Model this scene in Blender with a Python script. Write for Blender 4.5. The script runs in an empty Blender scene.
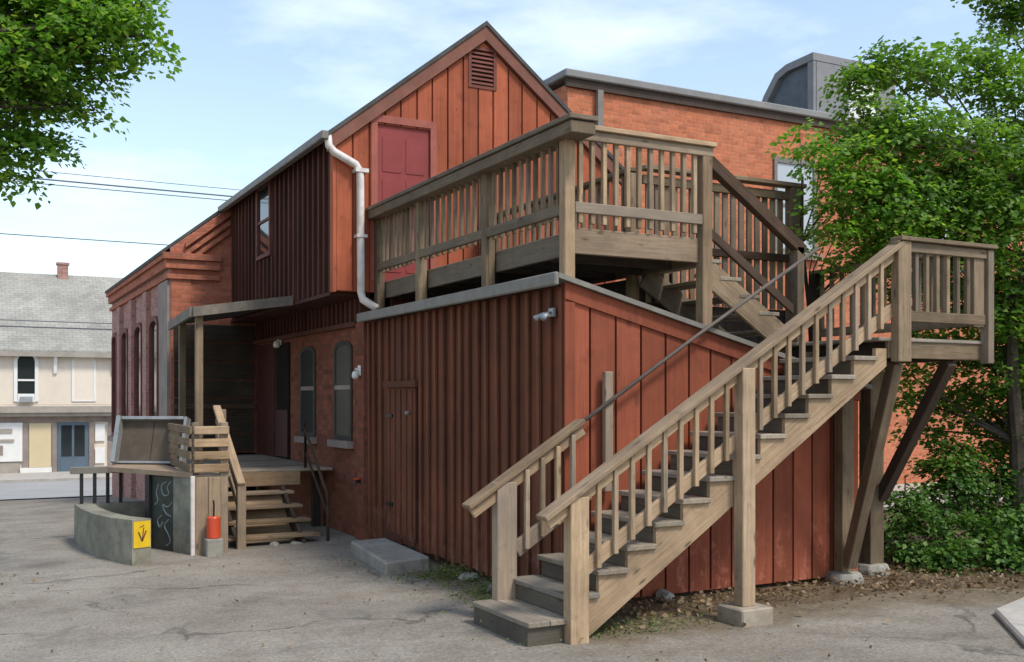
import bpy, bmesh, math, random
import numpy as np
from mathutils import Vector, Matrix
random.seed(7)
rng = np.random.default_rng(11)
S = bpy.context.scene
COL = S.collection
R = math.radians

# ------------------------------------------------------------------ camera
cd = bpy.data.cameras.new('camera')
cam = bpy.data.objects.new('camera', cd); COL.objects.link(cam)
cam.location = (0, 0, 1.9)
cam.rotation_euler = (R(90), 0, -math.atan2(552, 1047))
cd.sensor_width = 36; cd.lens = 36*1047/1024
cd.shift_y = (398-331)/1024
cd.clip_start = .1; cd.clip_end = 3000
S.camera = cam

# ------------------------------------------------------------------ sky and sun
SUN_EL, SUN_AZ = 55, 158          # azimuth clockwise from +Y: the sun stands behind the camera, a little to the right
w = bpy.data.worlds.new('World'); S.world = w; w.use_nodes = True
nt = w.node_tree; nt.nodes.clear()
out = nt.nodes.new('ShaderNodeOutputWorld'); bg = nt.nodes.new('ShaderNodeBackground')
sky = nt.nodes.new('ShaderNodeTexSky'); sky.sky_type = 'NISHITA'; sky.sun_disc = False
sky.sun_elevation = R(SUN_EL); sky.sun_rotation = R(SUN_AZ)
sky.air_density = 1.2; sky.dust_density = .8; sky.ozone_density = .55
tc = nt.nodes.new('ShaderNodeTexCoord')
mp = nt.nodes.new('ShaderNodeMapping'); mp.inputs['Scale'].default_value = (1.6, 1.6, 5.0)
n1 = nt.nodes.new('ShaderNodeTexNoise'); n1.inputs['Scale'].default_value = 1.7; n1.inputs['Detail'].default_value = 7; n1.inputs['Roughness'].default_value = .58
cr = nt.nodes.new('ShaderNodeValToRGB')
cr.color_ramp.elements[0].position = .50; cr.color_ramp.elements[0].color = (.10, .10, .10, 1)
cr.color_ramp.elements[1].position = .80; cr.color_ramp.elements[1].color = (.62, .62, .62, 1)
mx = nt.nodes.new('ShaderNodeMixRGB'); mx.inputs[2].default_value = (7.2, 7.7, 8.4, 1)
L = nt.links.new
L(tc.outputs['Generated'], mp.inputs['Vector']); L(mp.outputs[0], n1.inputs['Vector']); L(n1.outputs['Fac'], cr.inputs[0])
L(cr.outputs[0], mx.inputs[0]); L(sky.outputs[0], mx.inputs[1]); L(mx.outputs[0], bg.inputs['Color'])
bg.inputs['Strength'].default_value = .15
L(bg.outputs[0], out.inputs['Surface'])
sd = bpy.data.lights.new('sun', 'SUN'); sd.energy = 2.1; sd.angle = R(12); sd.color = (1, .95, .86)
so = bpy.data.objects.new('sun', sd); COL.objects.link(so)
az, el = R(SUN_AZ), R(SUN_EL)
tosun = Vector((math.sin(az)*math.cos(el), math.cos(az)*math.cos(el), math.sin(el)))
so.rotation_euler = tosun.to_track_quat('Z', 'Y').to_euler(); so.location = (0, -10, 20)
S.view_settings.view_transform = 'Standard'; S.view_settings.look = 'None'
S.view_settings.exposure = 0.54; S.view_settings.gamma = 1; S.view_settings.use_curve_mapping = False

# ------------------------------------------------------------------ materials
class NT:
    def __init__(s, name):
        s.m = bpy.data.materials.new(name); s.m.use_nodes = True
        s.t = s.m.node_tree; s.b = s.t.nodes['Principled BSDF']; s.o = s.t.nodes['Material Output']
    def n(s, typ, **kw):
        x = s.t.nodes.new(typ)
        for k, v in kw.items():
            if k in x.inputs: x.inputs[k].default_value = v
            else: setattr(x, k, v)
        return x
    def l(s, a, b): s.t.links.new(a, b)
    def coord(s, scale, kind='Object'):
        c = s.n('ShaderNodeTexCoord'); m = s.n('ShaderNodeMapping'); m.inputs['Scale'].default_value = scale
        s.l(c.outputs[kind], m.inputs[0]); return m.outputs[0]
    def noise(s, vec, scale=1, detail=5, rough=.6, dist=0):
        x = s.n('ShaderNodeTexNoise'); x.inputs['Scale'].default_value = scale; x.inputs['Detail'].default_value = detail
        x.inputs['Roughness'].default_value = rough; x.inputs['Distortion'].default_value = dist
        s.l(vec, x.inputs['Vector']); return x.outputs['Fac']
    def ramp(s, fac, stops):
        r = s.n('ShaderNodeValToRGB'); e = r.color_ramp.elements
        while len(e) < len(stops): e.new(.5)
        for q, (p, c) in zip(e, stops):
            q.position = p; q.color = (c, c, c, 1) if not hasattr(c, '__len__') else (*c, 1)
        s.l(fac, r.inputs[0]); return r.outputs[0]
    def mix(s, fac, a, b, mode='MIX'):
        x = s.n('ShaderNodeMixRGB'); x.blend_type = mode
        for i, v in ((0, fac), (1, a), (2, b)):
            if hasattr(v, 'is_linked'): s.l(v, x.inputs[i])
            elif i == 0: x.inputs[0].default_value = v
            else: x.inputs[i].default_value = (*v, 1)
        return x.outputs[0]
    def math(s, op, a, b=0):
        x = s.n('ShaderNodeMath'); x.operation = op
        for i, v in ((0, a), (1, b)):
            if hasattr(v, 'is_linked'): s.l(v, x.inputs[i])
            else: x.inputs[i].default_value = v
        return x.outputs[0]
    def bump(s, h, strength=.4, dist=.01):
        x = s.n('ShaderNodeBump'); x.inputs['Strength'].default_value = strength; x.inputs['Distance'].default_value = dist
        s.l(h, x.inputs['Height']); s.l(x.outputs[0], s.b.inputs['Normal'])
    def done(s, col, rough=.8, spec=.3, metal=0):
        if hasattr(col, 'is_linked'): s.l(col, s.b.inputs['Base Color'])
        else: s.b.inputs['Base Color'].default_value = (*col, 1)
        if hasattr(rough, 'is_linked'): s.l(rough, s.b.inputs['Roughness'])
        else: s.b.inputs['Roughness'].default_value = rough
        s.b.inputs['Specular IOR Level'].default_value = spec; s.b.inputs['Metallic'].default_value = metal
        return s.m

def wood_mat(name, ca, cb, cc, green=0):
    t = NT(name)
    oi = t.n('ShaderNodeObjectInfo')
    c = t.n('ShaderNodeTexCoord'); add = t.n('ShaderNodeVectorMath', operation='ADD')
    mul = t.n('ShaderNodeVectorMath', operation='MULTIPLY'); t.l(oi.outputs['Location'], mul.inputs[0]); mul.inputs[1].default_value = (3.1, 7.7, 5.3)
    t.l(c.outputs['Object'], add.inputs[0]); t.l(mul.outputs[0], add.inputs[1])
    m = t.n('ShaderNodeMapping'); m.inputs['Scale'].default_value = (1.3, 26, 26); t.l(add.outputs[0], m.inputs[0])
    g = t.noise(m.outputs[0], 1.6, 6, .65, .6)
    base = t.ramp(g, [(.25, ca), (.5, cb), (.75, cc)])
    big = t.noise(add.outputs[0], 2.2, 4, .6)
    base = t.mix(1, base, t.ramp(big, [(.3, .68), (.7, 1.18)]), 'MULTIPLY')
    base = t.mix(1, base, t.ramp(oi.outputs['Random'], [(0, .62), (1, 1.24)]), 'MULTIPLY')
    base = t.mix(t.ramp(t.math('FRACT', t.math('MULTIPLY', oi.outputs['Random'], 7.3)), [(.4, 0), (1, .35)]), base, tuple(sum(cb)/3*k for k in (1.06, 1, .92)))
    if green:
        gn = t.noise(add.outputs[0], 3.3, 5, .65)
        base = t.mix(t.ramp(gn, [(.45, 0), (.75, green)]), base, (.075, .085, .05))
    # small dark knots
    v = t.n('ShaderNodeTexVoronoi'); m2 = t.n('ShaderNodeMapping'); m2.inputs['Scale'].default_value = (2.2, 7, 7)
    t.l(add.outputs[0], m2.inputs[0]); t.l(m2.outputs[0], v.inputs['Vector']); v.inputs['Scale'].default_value = 1.2
    base = t.mix(t.ramp(v.outputs['Distance'], [(.05, .7), (.16, 0)]), base, (.05, .035, .022))
    m3 = t.n('ShaderNodeMapping'); m3.inputs['Scale'].default_value = (.9, 60, 60); t.l(add.outputs[0], m3.inputs[0])
    sp_ = t.noise(m3.outputs[0], 1.1, 4, .7, .8)
    base = t.mix(t.ramp(sp_, [(.62, 0), (.70, .75)]), base, tuple(q*.45 for q in ca))
    st_ = t.noise(add.outputs[0], 7, 5, .7)
    base = t.mix(t.ramp(st_, [(.58, 0), (.75, .5)]), base, tuple(q*.55 for q in ca))
    t.bump(t.math('SUBTRACT', g, t.ramp(sp_, [(.62, 0), (.70, 1)])), .5, .008)
    return t.done(base, .85, .2)

def paint_siding(name, ca, cb, cdark):
    t = NT(name)
    at = t.n('ShaderNodeAttribute'); at.attribute_name = 'rnd'
    o = t.coord((1, 1, 1)); gv = t.coord((22, 22, .8))
    g = t.noise(gv, 1.5, 5, .65, .4); b = t.noise(o, 1.1, 5, .6); b2 = t.noise(o, 5.5, 4, .7)
    col = t.mix(t.ramp(b, [(.38, 0), (.62, 1)]), ca, cb)
    col = t.mix(1, col, t.ramp(at.outputs['Fac'], [(0, .74), (1, 1.15)]), 'MULTIPLY')
    col = t.mix(1, col, t.ramp(g, [(.3, .82), (.65, 1.06)]), 'MULTIPLY')
    col = t.mix(t.ramp(b2, [(.56, 0), (.76, .6)]), col, cdark)
    streak = t.noise(t.coord((9, 9, .35)), 1.2, 5, .7)
    col = t.mix(t.ramp(streak, [(.56, 0), (.74, .5)]), col, cdark)
    sz = t.n('ShaderNodeSeparateXYZ'); t.l(o, sz.inputs[0])
    lowz = t.n('ShaderNodeMapRange'); t.l(sz.outputs[2], lowz.inputs[0]); lowz.inputs[1].default_value = .95; lowz.inputs[2].default_value = .15
    scuff = t.math('MULTIPLY', t.ramp(t.noise(t.coord((5, 5, 3)), 1.3, 6, .75), [(.52, 0), (.66, .75)]), lowz.outputs[0])
    col = t.mix(scuff, col, tuple(min(1, q*1.25+.06) for q in ca))
    nail = t.n('ShaderNodeTexVoronoi'); t.l(t.coord((8, 8, 2.2)), nail.inputs['Vector']); nail.inputs['Scale'].default_value = 1
    col = t.mix(t.ramp(nail.outputs['Distance'], [(.035, .7), (.06, 0)]), col, (.03, .02, .015))
    v = t.n('ShaderNodeTexVoronoi'); m2 = t.n('ShaderNodeMapping'); m2.inputs['Scale'].default_value = (3.1, 3.1, 1.5)
    c = t.n('ShaderNodeTexCoord'); t.l(c.outputs['Object'], m2.inputs[0]); t.l(m2.outputs[0], v.inputs['Vector']); v.inputs['Scale'].default_value = 1.0
    col = t.mix(t.ramp(v.outputs['Distance'], [(.06, .6), (.13, 0)]), col, cdark)
    t.bump(g, .3, .006)
    return t.done(col, .8, .2)

def brick_mat(name, c1, c2, cm, wear=.3, wearcol=(.3, .2, .17)):
    t = NT(name)
    c = t.n('ShaderNodeTexCoord'); gm = t.n('ShaderNodeNewGeometry')
    sp = t.n('ShaderNodeSeparateXYZ'); t.l(c.outputs['Object'], sp.inputs[0])
    sn = t.n('ShaderNodeSeparateXYZ'); t.l(gm.outputs['True Normal'], sn.inputs[0])
    ax = t.math('GREATER_THAN', t.math('ABSOLUTE', sn.outputs[0]), .6)
    u = t.math('ADD', t.math('MULTIPLY', sp.outputs[1], ax), t.math('MULTIPLY', sp.outputs[0], t.math('SUBTRACT', 1, ax)))
    cb = t.n('ShaderNodeCombineXYZ'); t.l(u, cb.inputs[0]); t.l(sp.outputs[2], cb.inputs[1])
    bt = t.n('ShaderNodeTexBrick'); t.l(cb.outputs[0], bt.inputs['Vector'])
    bt.inputs['Scale'].default_value = 1; bt.inputs['Brick Width'].default_value = .215; bt.inputs['Row Height'].default_value = .075
    bt.inputs['Mortar Size'].default_value = .007; bt.inputs['Mortar Smooth'].default_value = .2; bt.inputs['Bias'].default_value = -.1
    bt.inputs['Color1'].default_value = (*c1, 1); bt.inputs['Color2'].default_value = (*c2, 1); bt.inputs['Mortar'].default_value = (*cm, 1)
    big = t.noise(c.outputs['Object'], .9, 6, .65); fine = t.noise(c.outputs['Object'], 14, 4, .7)
    col = t.mix(t.ramp(big, [(.42, 0), (.72, wear)]), bt.outputs['Color'], wearcol)
    col = t.mix(1, col, t.ramp(fine, [(.3, .78), (.7, 1.15)]), 'MULTIPLY')
    strk = t.noise(t.coord((1.6, 1.6, .22)), 1.4, 6, .7)
    col = t.mix(t.ramp(strk, [(.55, 0), (.74, .42)]), col, tuple(q*.42 for q in c1))
    cell = t.n('ShaderNodeTexWhiteNoise'); sc_ = t.n('ShaderNodeVectorMath', operation='DIVIDE'); t.l(cb.outputs[0], sc_.inputs[0]); sc_.inputs[1].default_value = (.215, .075, 1)
    fl_ = t.n('ShaderNodeVectorMath', operation='FLOOR'); t.l(sc_.outputs[0], fl_.inputs[0]); t.l(fl_.outputs[0], cell.inputs['Vector'])
    col = t.mix(1, col, t.ramp(cell.outputs['Value'], [(0, .80), (.3, .97), (1, 1.10)]), 'MULTIPLY')
    t.bump(t.math('SUBTRACT', 1, bt.outputs['Fac']), .7, .012)
    return t.done(col, .9, .15)

def plain(name, col, rough=.6, spec=.3, metal=0, var=.15, scale=3, dirt=None):
    t = NT(name); o = t.coord((1, 1, 1))
    n_ = t.noise(o, scale, 5, .65)
    c = t.mix(1, col, t.ramp(n_, [(.3, 1-var), (.7, 1+var)]), 'MULTIPLY')
    if dirt:
        c = t.mix(t.ramp(t.noise(o, scale*2.3, 5, .7), [(.5, 0), (.72, .7)]), c, dirt)
    return t.done(c, rough, spec, metal)

M = {}
M['wood'] = wood_mat('weathered_wood', (.26, .172, .102), (.375, .26, .158), (.46, .335, .212))
M['wood_shaded'] = wood_mat('shaded_weathered_wood', (.16, .11, .066), (.23, .165, .103), (.295, .22, .145), .22)  # weathered wood darkened in colour for the shaded deck sides and landing
M['wood_tan'] = wood_mat('tan_wood', (.26, .17, .095), (.40, .27, .16), (.48, .34, .21))
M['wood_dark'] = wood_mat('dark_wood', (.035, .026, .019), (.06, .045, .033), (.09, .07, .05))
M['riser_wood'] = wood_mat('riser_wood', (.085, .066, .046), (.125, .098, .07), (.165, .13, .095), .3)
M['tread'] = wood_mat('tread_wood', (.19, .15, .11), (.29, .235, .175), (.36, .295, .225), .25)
M['rail_dark'] = wood_mat('brown_rail_wood', (.05, .03, .02), (.085, .052, .033), (.12, .075, .05))
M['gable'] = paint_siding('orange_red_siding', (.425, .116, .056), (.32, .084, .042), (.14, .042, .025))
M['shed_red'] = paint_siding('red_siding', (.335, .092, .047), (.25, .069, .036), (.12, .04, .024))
M['shed_shaded'] = paint_siding('shaded_shed_siding', (.19, .066, .034), (.135, .05, .028), (.065, .034, .022))  # same red stain as the front, with shade put into the colour
M['upper_shaded'] = paint_siding('shaded_wing_siding', (.115, .044, .029), (.088, .034, .023), (.05, .022, .015))  # boards of the gable wing with side-face shade put into the colour
M['trim_red'] = plain('red_trim_paint', (.32, .10, .07), .7, .25, 0, .2, 4)
M['trim_brown'] = plain('brown_trim_paint', (.16, .055, .04), .7, .25, 0, .25, 4)
M['footing_grey'] = plain('tan_concrete', (.31, .26, .20), .9, .15, 0, .2, 5, (.18, .15, .11))
M['pipe_brown'] = plain('brown_painted_pipe', (.115, .092, .075), .6, .3, .1, .2, 6)
M['frame_dark'] = plain('dark_window_frame', (.028, .024, .02), .6, .3, 0, .2, 4)
M['barge'] = plain('faded_brown_trim', (.21, .088, .062), .75, .2, 0, .2, 4, (.15, .09, .07))
M['maroon'] = plain('maroon_door_paint', (.25, .052, .048), .65, .2, 0, .12, 2.5)
M['maroon_dark'] = plain('dark_maroon_paint', (.06, .016, .013), .5, .35, 0, .15, 2.5)
M['brick_red'] = brick_mat('lower_brick', (.25, .082, .048), (.17, .056, .035), (.15, .085, .06), .35, (.14, .055, .04))
M['brick_front'] = brick_mat('front_brick', (.46, .145, .082), (.37, .112, .066), (.34, .18, .12), .22, (.4, .2, .14))
M['brick_side'] = brick_mat('weathered_skylit_brick', (.44, .22, .18), (.36, .175, .145), (.40, .29, .25), .5, (.42, .30, .26))  # pink lightened in colour for skylight on the side wall
M['brick_big'] = brick_mat('orange_brick', (.56, .178, .086), (.45, .138, .07), (.48, .24, .15), .25, (.5, .24, .16))
M['concrete'] = plain('concrete', (.30, .28, .24), .9, .15, 0, .25, 3, (.13, .13, .10))
M['concrete_green'] = plain('mossy_concrete', (.24, .225, .175), .92, .12, 0, .35, 3, (.10, .11, .07))
M['pale_stone'] = plain('pale_stone', (.42, .385, .34), .9, .15, 0, .15, 4, (.3, .26, .22))
M['grey_trim'] = plain('grey_metal_trim', (.19, .172, .145), .55, .4, .0, .2, 3, (.13, .11, .09))
M['cornice_brown'] = plain('dark_brown_board', (.07, .05, .04), .8, .2, 0, .2, 3)
M['coping'] = plain('grey_coping', (.22, .21, .20), .6, .35, 0, .15, 2)
M['porch_grey'] = plain('weathered_grey_board', (.20, .175, .145), .85, .2, 0, .25, 4, (.12, .10, .08))
M['roof'] = plain('dark_roof', (.085, .08, .075), .9, .15, 0, .3, 4)
M['white_pipe'] = plain('white_pipe_paint', (.66, .60, .55), .45, .4, 0, .08, 3, (.42, .36, .32))
M['white'] = plain('white_paint', (.74, .72, .68), .5, .35, 0, .06, 3)
M['cream'] = plain('cream_paint', (.74, .64, .52), .75, .2, 0, .06, 1.2)
M['beige'] = plain('beige_paint', (.60, .49, .30), .75, .2, 0, .05, 1.2)
M['stone_grey'] = plain('grey_cornice_paint', (.34, .30, .25), .8, .2, 0, .15, 2)
M['pilaster_grey'] = plain('grey_pilaster_paint', (.27, .22, .19), .85, .15, 0, .2, 2.5)
M['black'] = plain('black_metal', (.02, .02, .022), .45, .4, .2, .15, 3)
M['dark_void'] = plain('dark_interior', (.018, .014, .012), .9, .1, 0, .2, 2)
M['red_plastic'] = plain('red_plastic', (.60, .075, .03), .4, .45, 0, .06, 4)
M['yellow'] = plain('yellow_sign_paint', (.72, .47, .02), .5, .35, 0, .1, 8)
M['blue_grey'] = plain('blue_grey_door_paint', (.10, .135, .17), .5, .4, 0, .12, 1)
M['hatch_grey'] = plain('grey_galvanised_metal', (.33, .34, .34), .45, .45, .35, .12, 4, (.2, .19, .18))
M['slate'] = plain('dark_slate', (.105, .12, .14), .7, .3, 0, .2, 4)
M['slate_pale'] = plain('grey_cladding', (.23, .225, .23), .7, .25, 0, .12, 3)
M['chalk'] = plain('white_spray_paint', (.22, .25, .23), .7, .2, 0, .1, 9)
M['panel_green'] = plain('dark_green_panel', (.055, .062, .05), .7, .25, 0, .3, 5)
M['brown_panel'] = plain('brown_panel', (.10, .078, .058), .75, .25, 0, .22, 5)
M['wire'] = plain('grey_cable', (.13, .14, .15), .6, .3)
M['bark'] = plain('bark', (.075, .06, .045), .95, .1, 0, .4, 9)

def glass_mat(name, tint, rough=.05, spec=.5):
    t = NT(name); o = t.coord((1, 1, 1)); n_ = t.noise(o, 1.2, 3, .5)
    t.bump(n_, .05, .02)
    return t.done(tint, rough, spec, 0)
M['glass'] = glass_mat('window_glass', (.02, .026, .026))
M['glass_pale'] = glass_mat('curtained_glass', (.022, .028, .025), .25, .12)
M['glass_sky'] = glass_mat('painted_sky_glass', (.42, .45, .48), .08)  # sky reflection put into the pale pane colour
M['lamp_glass'] = plain('frosted_glass', (.68, .67, .63), .3, .5, 0, .05, 9)

def ground_mat():
    t = NT('old_asphalt'); o = t.coord((1, 1, 1))
    big = t.noise(o, .22, 6, .62, .4); mid = t.noise(o, 1.3, 6, .68); fine = t.noise(o, 38, 3, .75); grit = t.noise(o, 120, 2, .8)
    c = t.ramp(big, [(.3, (.22, .19, .152)), (.5, (.295, .262, .217)), (.72, (.35, .315, .265))])
    c = t.mix(t.ramp(mid, [(.46, 0), (.70, .7)]), c, (.165, .138, .106))
    c = t.mix(1, c, t.ramp(fine, [(.28, .72), (.7, 1.16)]), 'MULTIPLY')
    c = t.mix(1, c, t.ramp(grit, [(.3, .76), (.7, 1.16)]), 'MULTIPLY')
    # cracks
    wv = t.n('ShaderNodeVectorMath', operation='ADD')
    nn = t.n('ShaderNodeTexNoise'); nn.inputs['Scale'].default_value = 1.4; nn.inputs['Detail'].default_value = 5; t.l(o, nn.inputs['Vector'])
    sc = t.n('ShaderNodeVectorMath', operation='SCALE'); sc.inputs['Scale'].default_value = .9; t.l(nn.outputs['Color'], sc.inputs[0])
    t.l(o, wv.inputs[0]); t.l(sc.outputs[0], wv.inputs[1])
    v = t.n('ShaderNodeTexVoronoi'); v.feature = 'DISTANCE_TO_EDGE'; v.inputs['Scale'].default_value = .42; t.l(wv.outputs[0], v.inputs['Vector'])
    gate = t.ramp(t.noise(o, .5, 3, .5), [(.46, 0), (.56, 1)])
    crack = t.mix(1, t.ramp(v.outputs['Distance'], [(.003, 1), (.014, 0)]), gate, 'MULTIPLY')
    c = t.mix(t.math('MULTIPLY', crack, .6), c, (.06, .055, .045))
    band = t.noise(t.coord((.35, .7, 1)), 1.0, 6, .7, .8)
    c = t.mix(1, c, t.ramp(band, [(.35, .86), (.5, 1), (.68, 1.1)]), 'MULTIPLY')
    oil = t.n('ShaderNodeTexVoronoi'); oil.inputs['Scale'].default_value = .55; t.l(wv.outputs[0], oil.inputs['Vector'])
    c = t.mix(t.ramp(oil.outputs['Distance'], [(.05, .45), (.26, 0)]), c, (.075, .066, .055))
    chip = t.n('ShaderNodeTexVoronoi'); chip.inputs['Scale'].default_value = 55; t.l(o, chip.inputs['Vector'])
    csep = t.n('ShaderNodeSeparateColor'); t.l(chip.outputs['Color'], csep.inputs[0])
    c = t.mix(1, c, t.ramp(csep.outputs[0], [(0, .84), (.5, 1), (1, 1.16)]), 'MULTIPLY')
    c = t.mix(t.ramp(t.noise(o, .55, 4, .6, 1.2), [(.58, 0), (.64, .45)]), c, (.13, .118, .10))
    # soil and leaf crumbs washed over the asphalt along the shed and under the trees
    sp = t.n('ShaderNodeSeparateXYZ'); t.l(o, sp.inputs[0]); X_, Y_ = sp.outputs[0], sp.outputs[1]
    edge = t.math('ADD', Y_, t.math('MULTIPLY', t.math('MAXIMUM', t.math('SUBTRACT', X_, 7.8), 0), .45))
    wob = t.math('MULTIPLY', t.math('SUBTRACT', t.noise(o, 2.1, 6, .7), .5), 1.1)
    sx = t.n('ShaderNodeMapRange', interpolation_type='SMOOTHSTEP'); t.l(t.math('ADD', edge, wob), sx.inputs[0]); sx.inputs[1].default_value = 6.55; sx.inputs[2].default_value = 7.0
    gx = t.n('ShaderNodeMapRange', interpolation_type='SMOOTHSTEP'); t.l(t.math('ADD', X_, wob), gx.inputs[0]); gx.inputs[1].default_value = 4.0; gx.inputs[2].default_value = 4.7
    ym = t.n('ShaderNodeMapRange', interpolation_type='SMOOTHSTEP'); t.l(Y_, ym.inputs[0]); ym.inputs[1].default_value = 12.6; ym.inputs[2].default_value = 12.0
    msk = t.math('MULTIPLY', t.math('MULTIPLY', sx.outputs[0], gx.outputs[0]), ym.outputs[0])
    soilc = t.mix(1, t.ramp(t.noise(o, 3, 6, .7), [(.3, (.12, .09, .06)), (.55, (.18, .14, .09)), (.75, (.17, .165, .09))]), t.ramp(t.noise(o, 26, 4, .75), [(.3, .55), (.7, 1.35)]), 'MULTIPLY')
    c = t.mix(t.math('MULTIPLY', msk, .85), c, soilc)
    # olive moss film in blotches
    c = t.mix(t.ramp(t.noise(o, .8, 6, .7, .5), [(.60, 0), (.76, .4)]), c, (.15, .14, .085))
    h = t.math('ADD', t.math('MULTIPLY', fine, .6), t.math('SUBTRACT', t.math('MULTIPLY', mid, 1.5), crack))
    t.bump(h, .5, .012)
    return t.done(c, .93, .15)
M['ground'] = ground_mat()
def soil_mat():
    t = NT('brown_soil'); o = t.coord((1, 1, 1))
    a = t.noise(o, 3, 6, .7); b = t.noise(o, 26, 4, .75)
    c = t.ramp(a, [(.3, (.10, .07, .045)), (.55, (.17, .125, .08)), (.75, (.20, .175, .10))])
    c = t.mix(1, c, t.ramp(b, [(.3, .5), (.7, 1.4)]), 'MULTIPLY')
    t.bump(b, .8, .03)
    return t.done(c, .95, .1)
M['soil'] = soil_mat()
def road_mat():
    t = NT('pale_road'); o = t.coord((1, 1, 1))
    a = t.noise(o, .5, 6, .65); b = t.noise(o, 20, 3, .7)
    c = t.ramp(a, [(.3, (.29, .285, .27)), (.7, (.37, .36, .345))])
    c = t.mix(1, c, t.ramp(b, [(.3, .85), (.7, 1.12)]), 'MULTIPLY')
    return t.done(c, .9, .15)
M['road'] = road_mat()
def shingle_mat():
    t = NT('grey_shingles')
    c = t.n('ShaderNodeTexCoord'); sp = t.n('ShaderNodeSeparateXYZ'); t.l(c.outputs['Object'], sp.inputs[0])
    cb = t.n('ShaderNodeCombineXYZ'); t.l(sp.outputs[0], cb.inputs[0]); t.l(t.math('MULTIPLY', sp.outputs[1], 1.35), cb.inputs[1])
    bt = t.n('ShaderNodeTexBrick'); t.l(cb.outputs[0], bt.inputs['Vector']); bt.inputs['Scale'].default_value = 1
    bt.inputs['Brick Width'].default_value = .34; bt.inputs['Row Height'].default_value = .2; bt.inputs['Mortar Size'].default_value = .012
    bt.inputs['Color1'].default_value = (.36, .34, .295, 1); bt.inputs['Color2'].default_value = (.30, .285, .25, 1); bt.inputs['Mortar'].default_value = (.22, .21, .19, 1)
    n_ = t.noise(c.outputs['Object'], .7, 6, .7)
    col = t.mix(1, bt.outputs['Color'], t.ramp(n_, [(.3, .75), (.7, 1.2)]), 'MULTIPLY')
    return t.done(col, .92, .1)
M['shingle'] = shingle_mat()
def leaf_mat(name, ca, cb, cc, trans=.5):
    t = NT(name)
    at = t.n('ShaderNodeAttribute'); at.attribute_name = 'rnd'
    c = t.ramp(at.outputs['Fac'], [(0, ca), (.5, cb), (1, cc)])
    t.done(c, .5, .35)
    tr = t.n('ShaderNodeBsdfTranslucent'); m2 = t.mix(1, c, (1.5, 1.7, .75), 'MULTIPLY'); t.l(m2, tr.inputs['Color'])
    ms = t.n('ShaderNodeMixShader'); ms.inputs[0].default_value = trans
    t.l(t.b.outputs[0], ms.inputs[1]); t.l(tr.outputs[0], ms.inputs[2]); t.l(ms.outputs[0], t.o.inputs['Surface'])
    return t.m
M['leaf'] = leaf_mat('maple_leaves', (.06, .135, .024), (.12, .22, .036), (.25, .36, .055))
M['leaf_light'] = leaf_mat('young_maple_leaves', (.07, .165, .025), (.15, .28, .04), (.33, .42, .06))
M['leaf_bush'] = leaf_mat('bush_leaves', (.04, .10, .02), (.08, .17, .03), (.17, .27, .05), .35)
M['leaf_weed'] = leaf_mat('weed_leaves', (.08, .11, .03), (.13, .16, .045), (.20, .20, .07), .3)
M['leaf_litter'] = leaf_mat('dead_leaves', (.10, .055, .03), (.21, .135, .07), (.38, .29, .18), .1)

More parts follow.
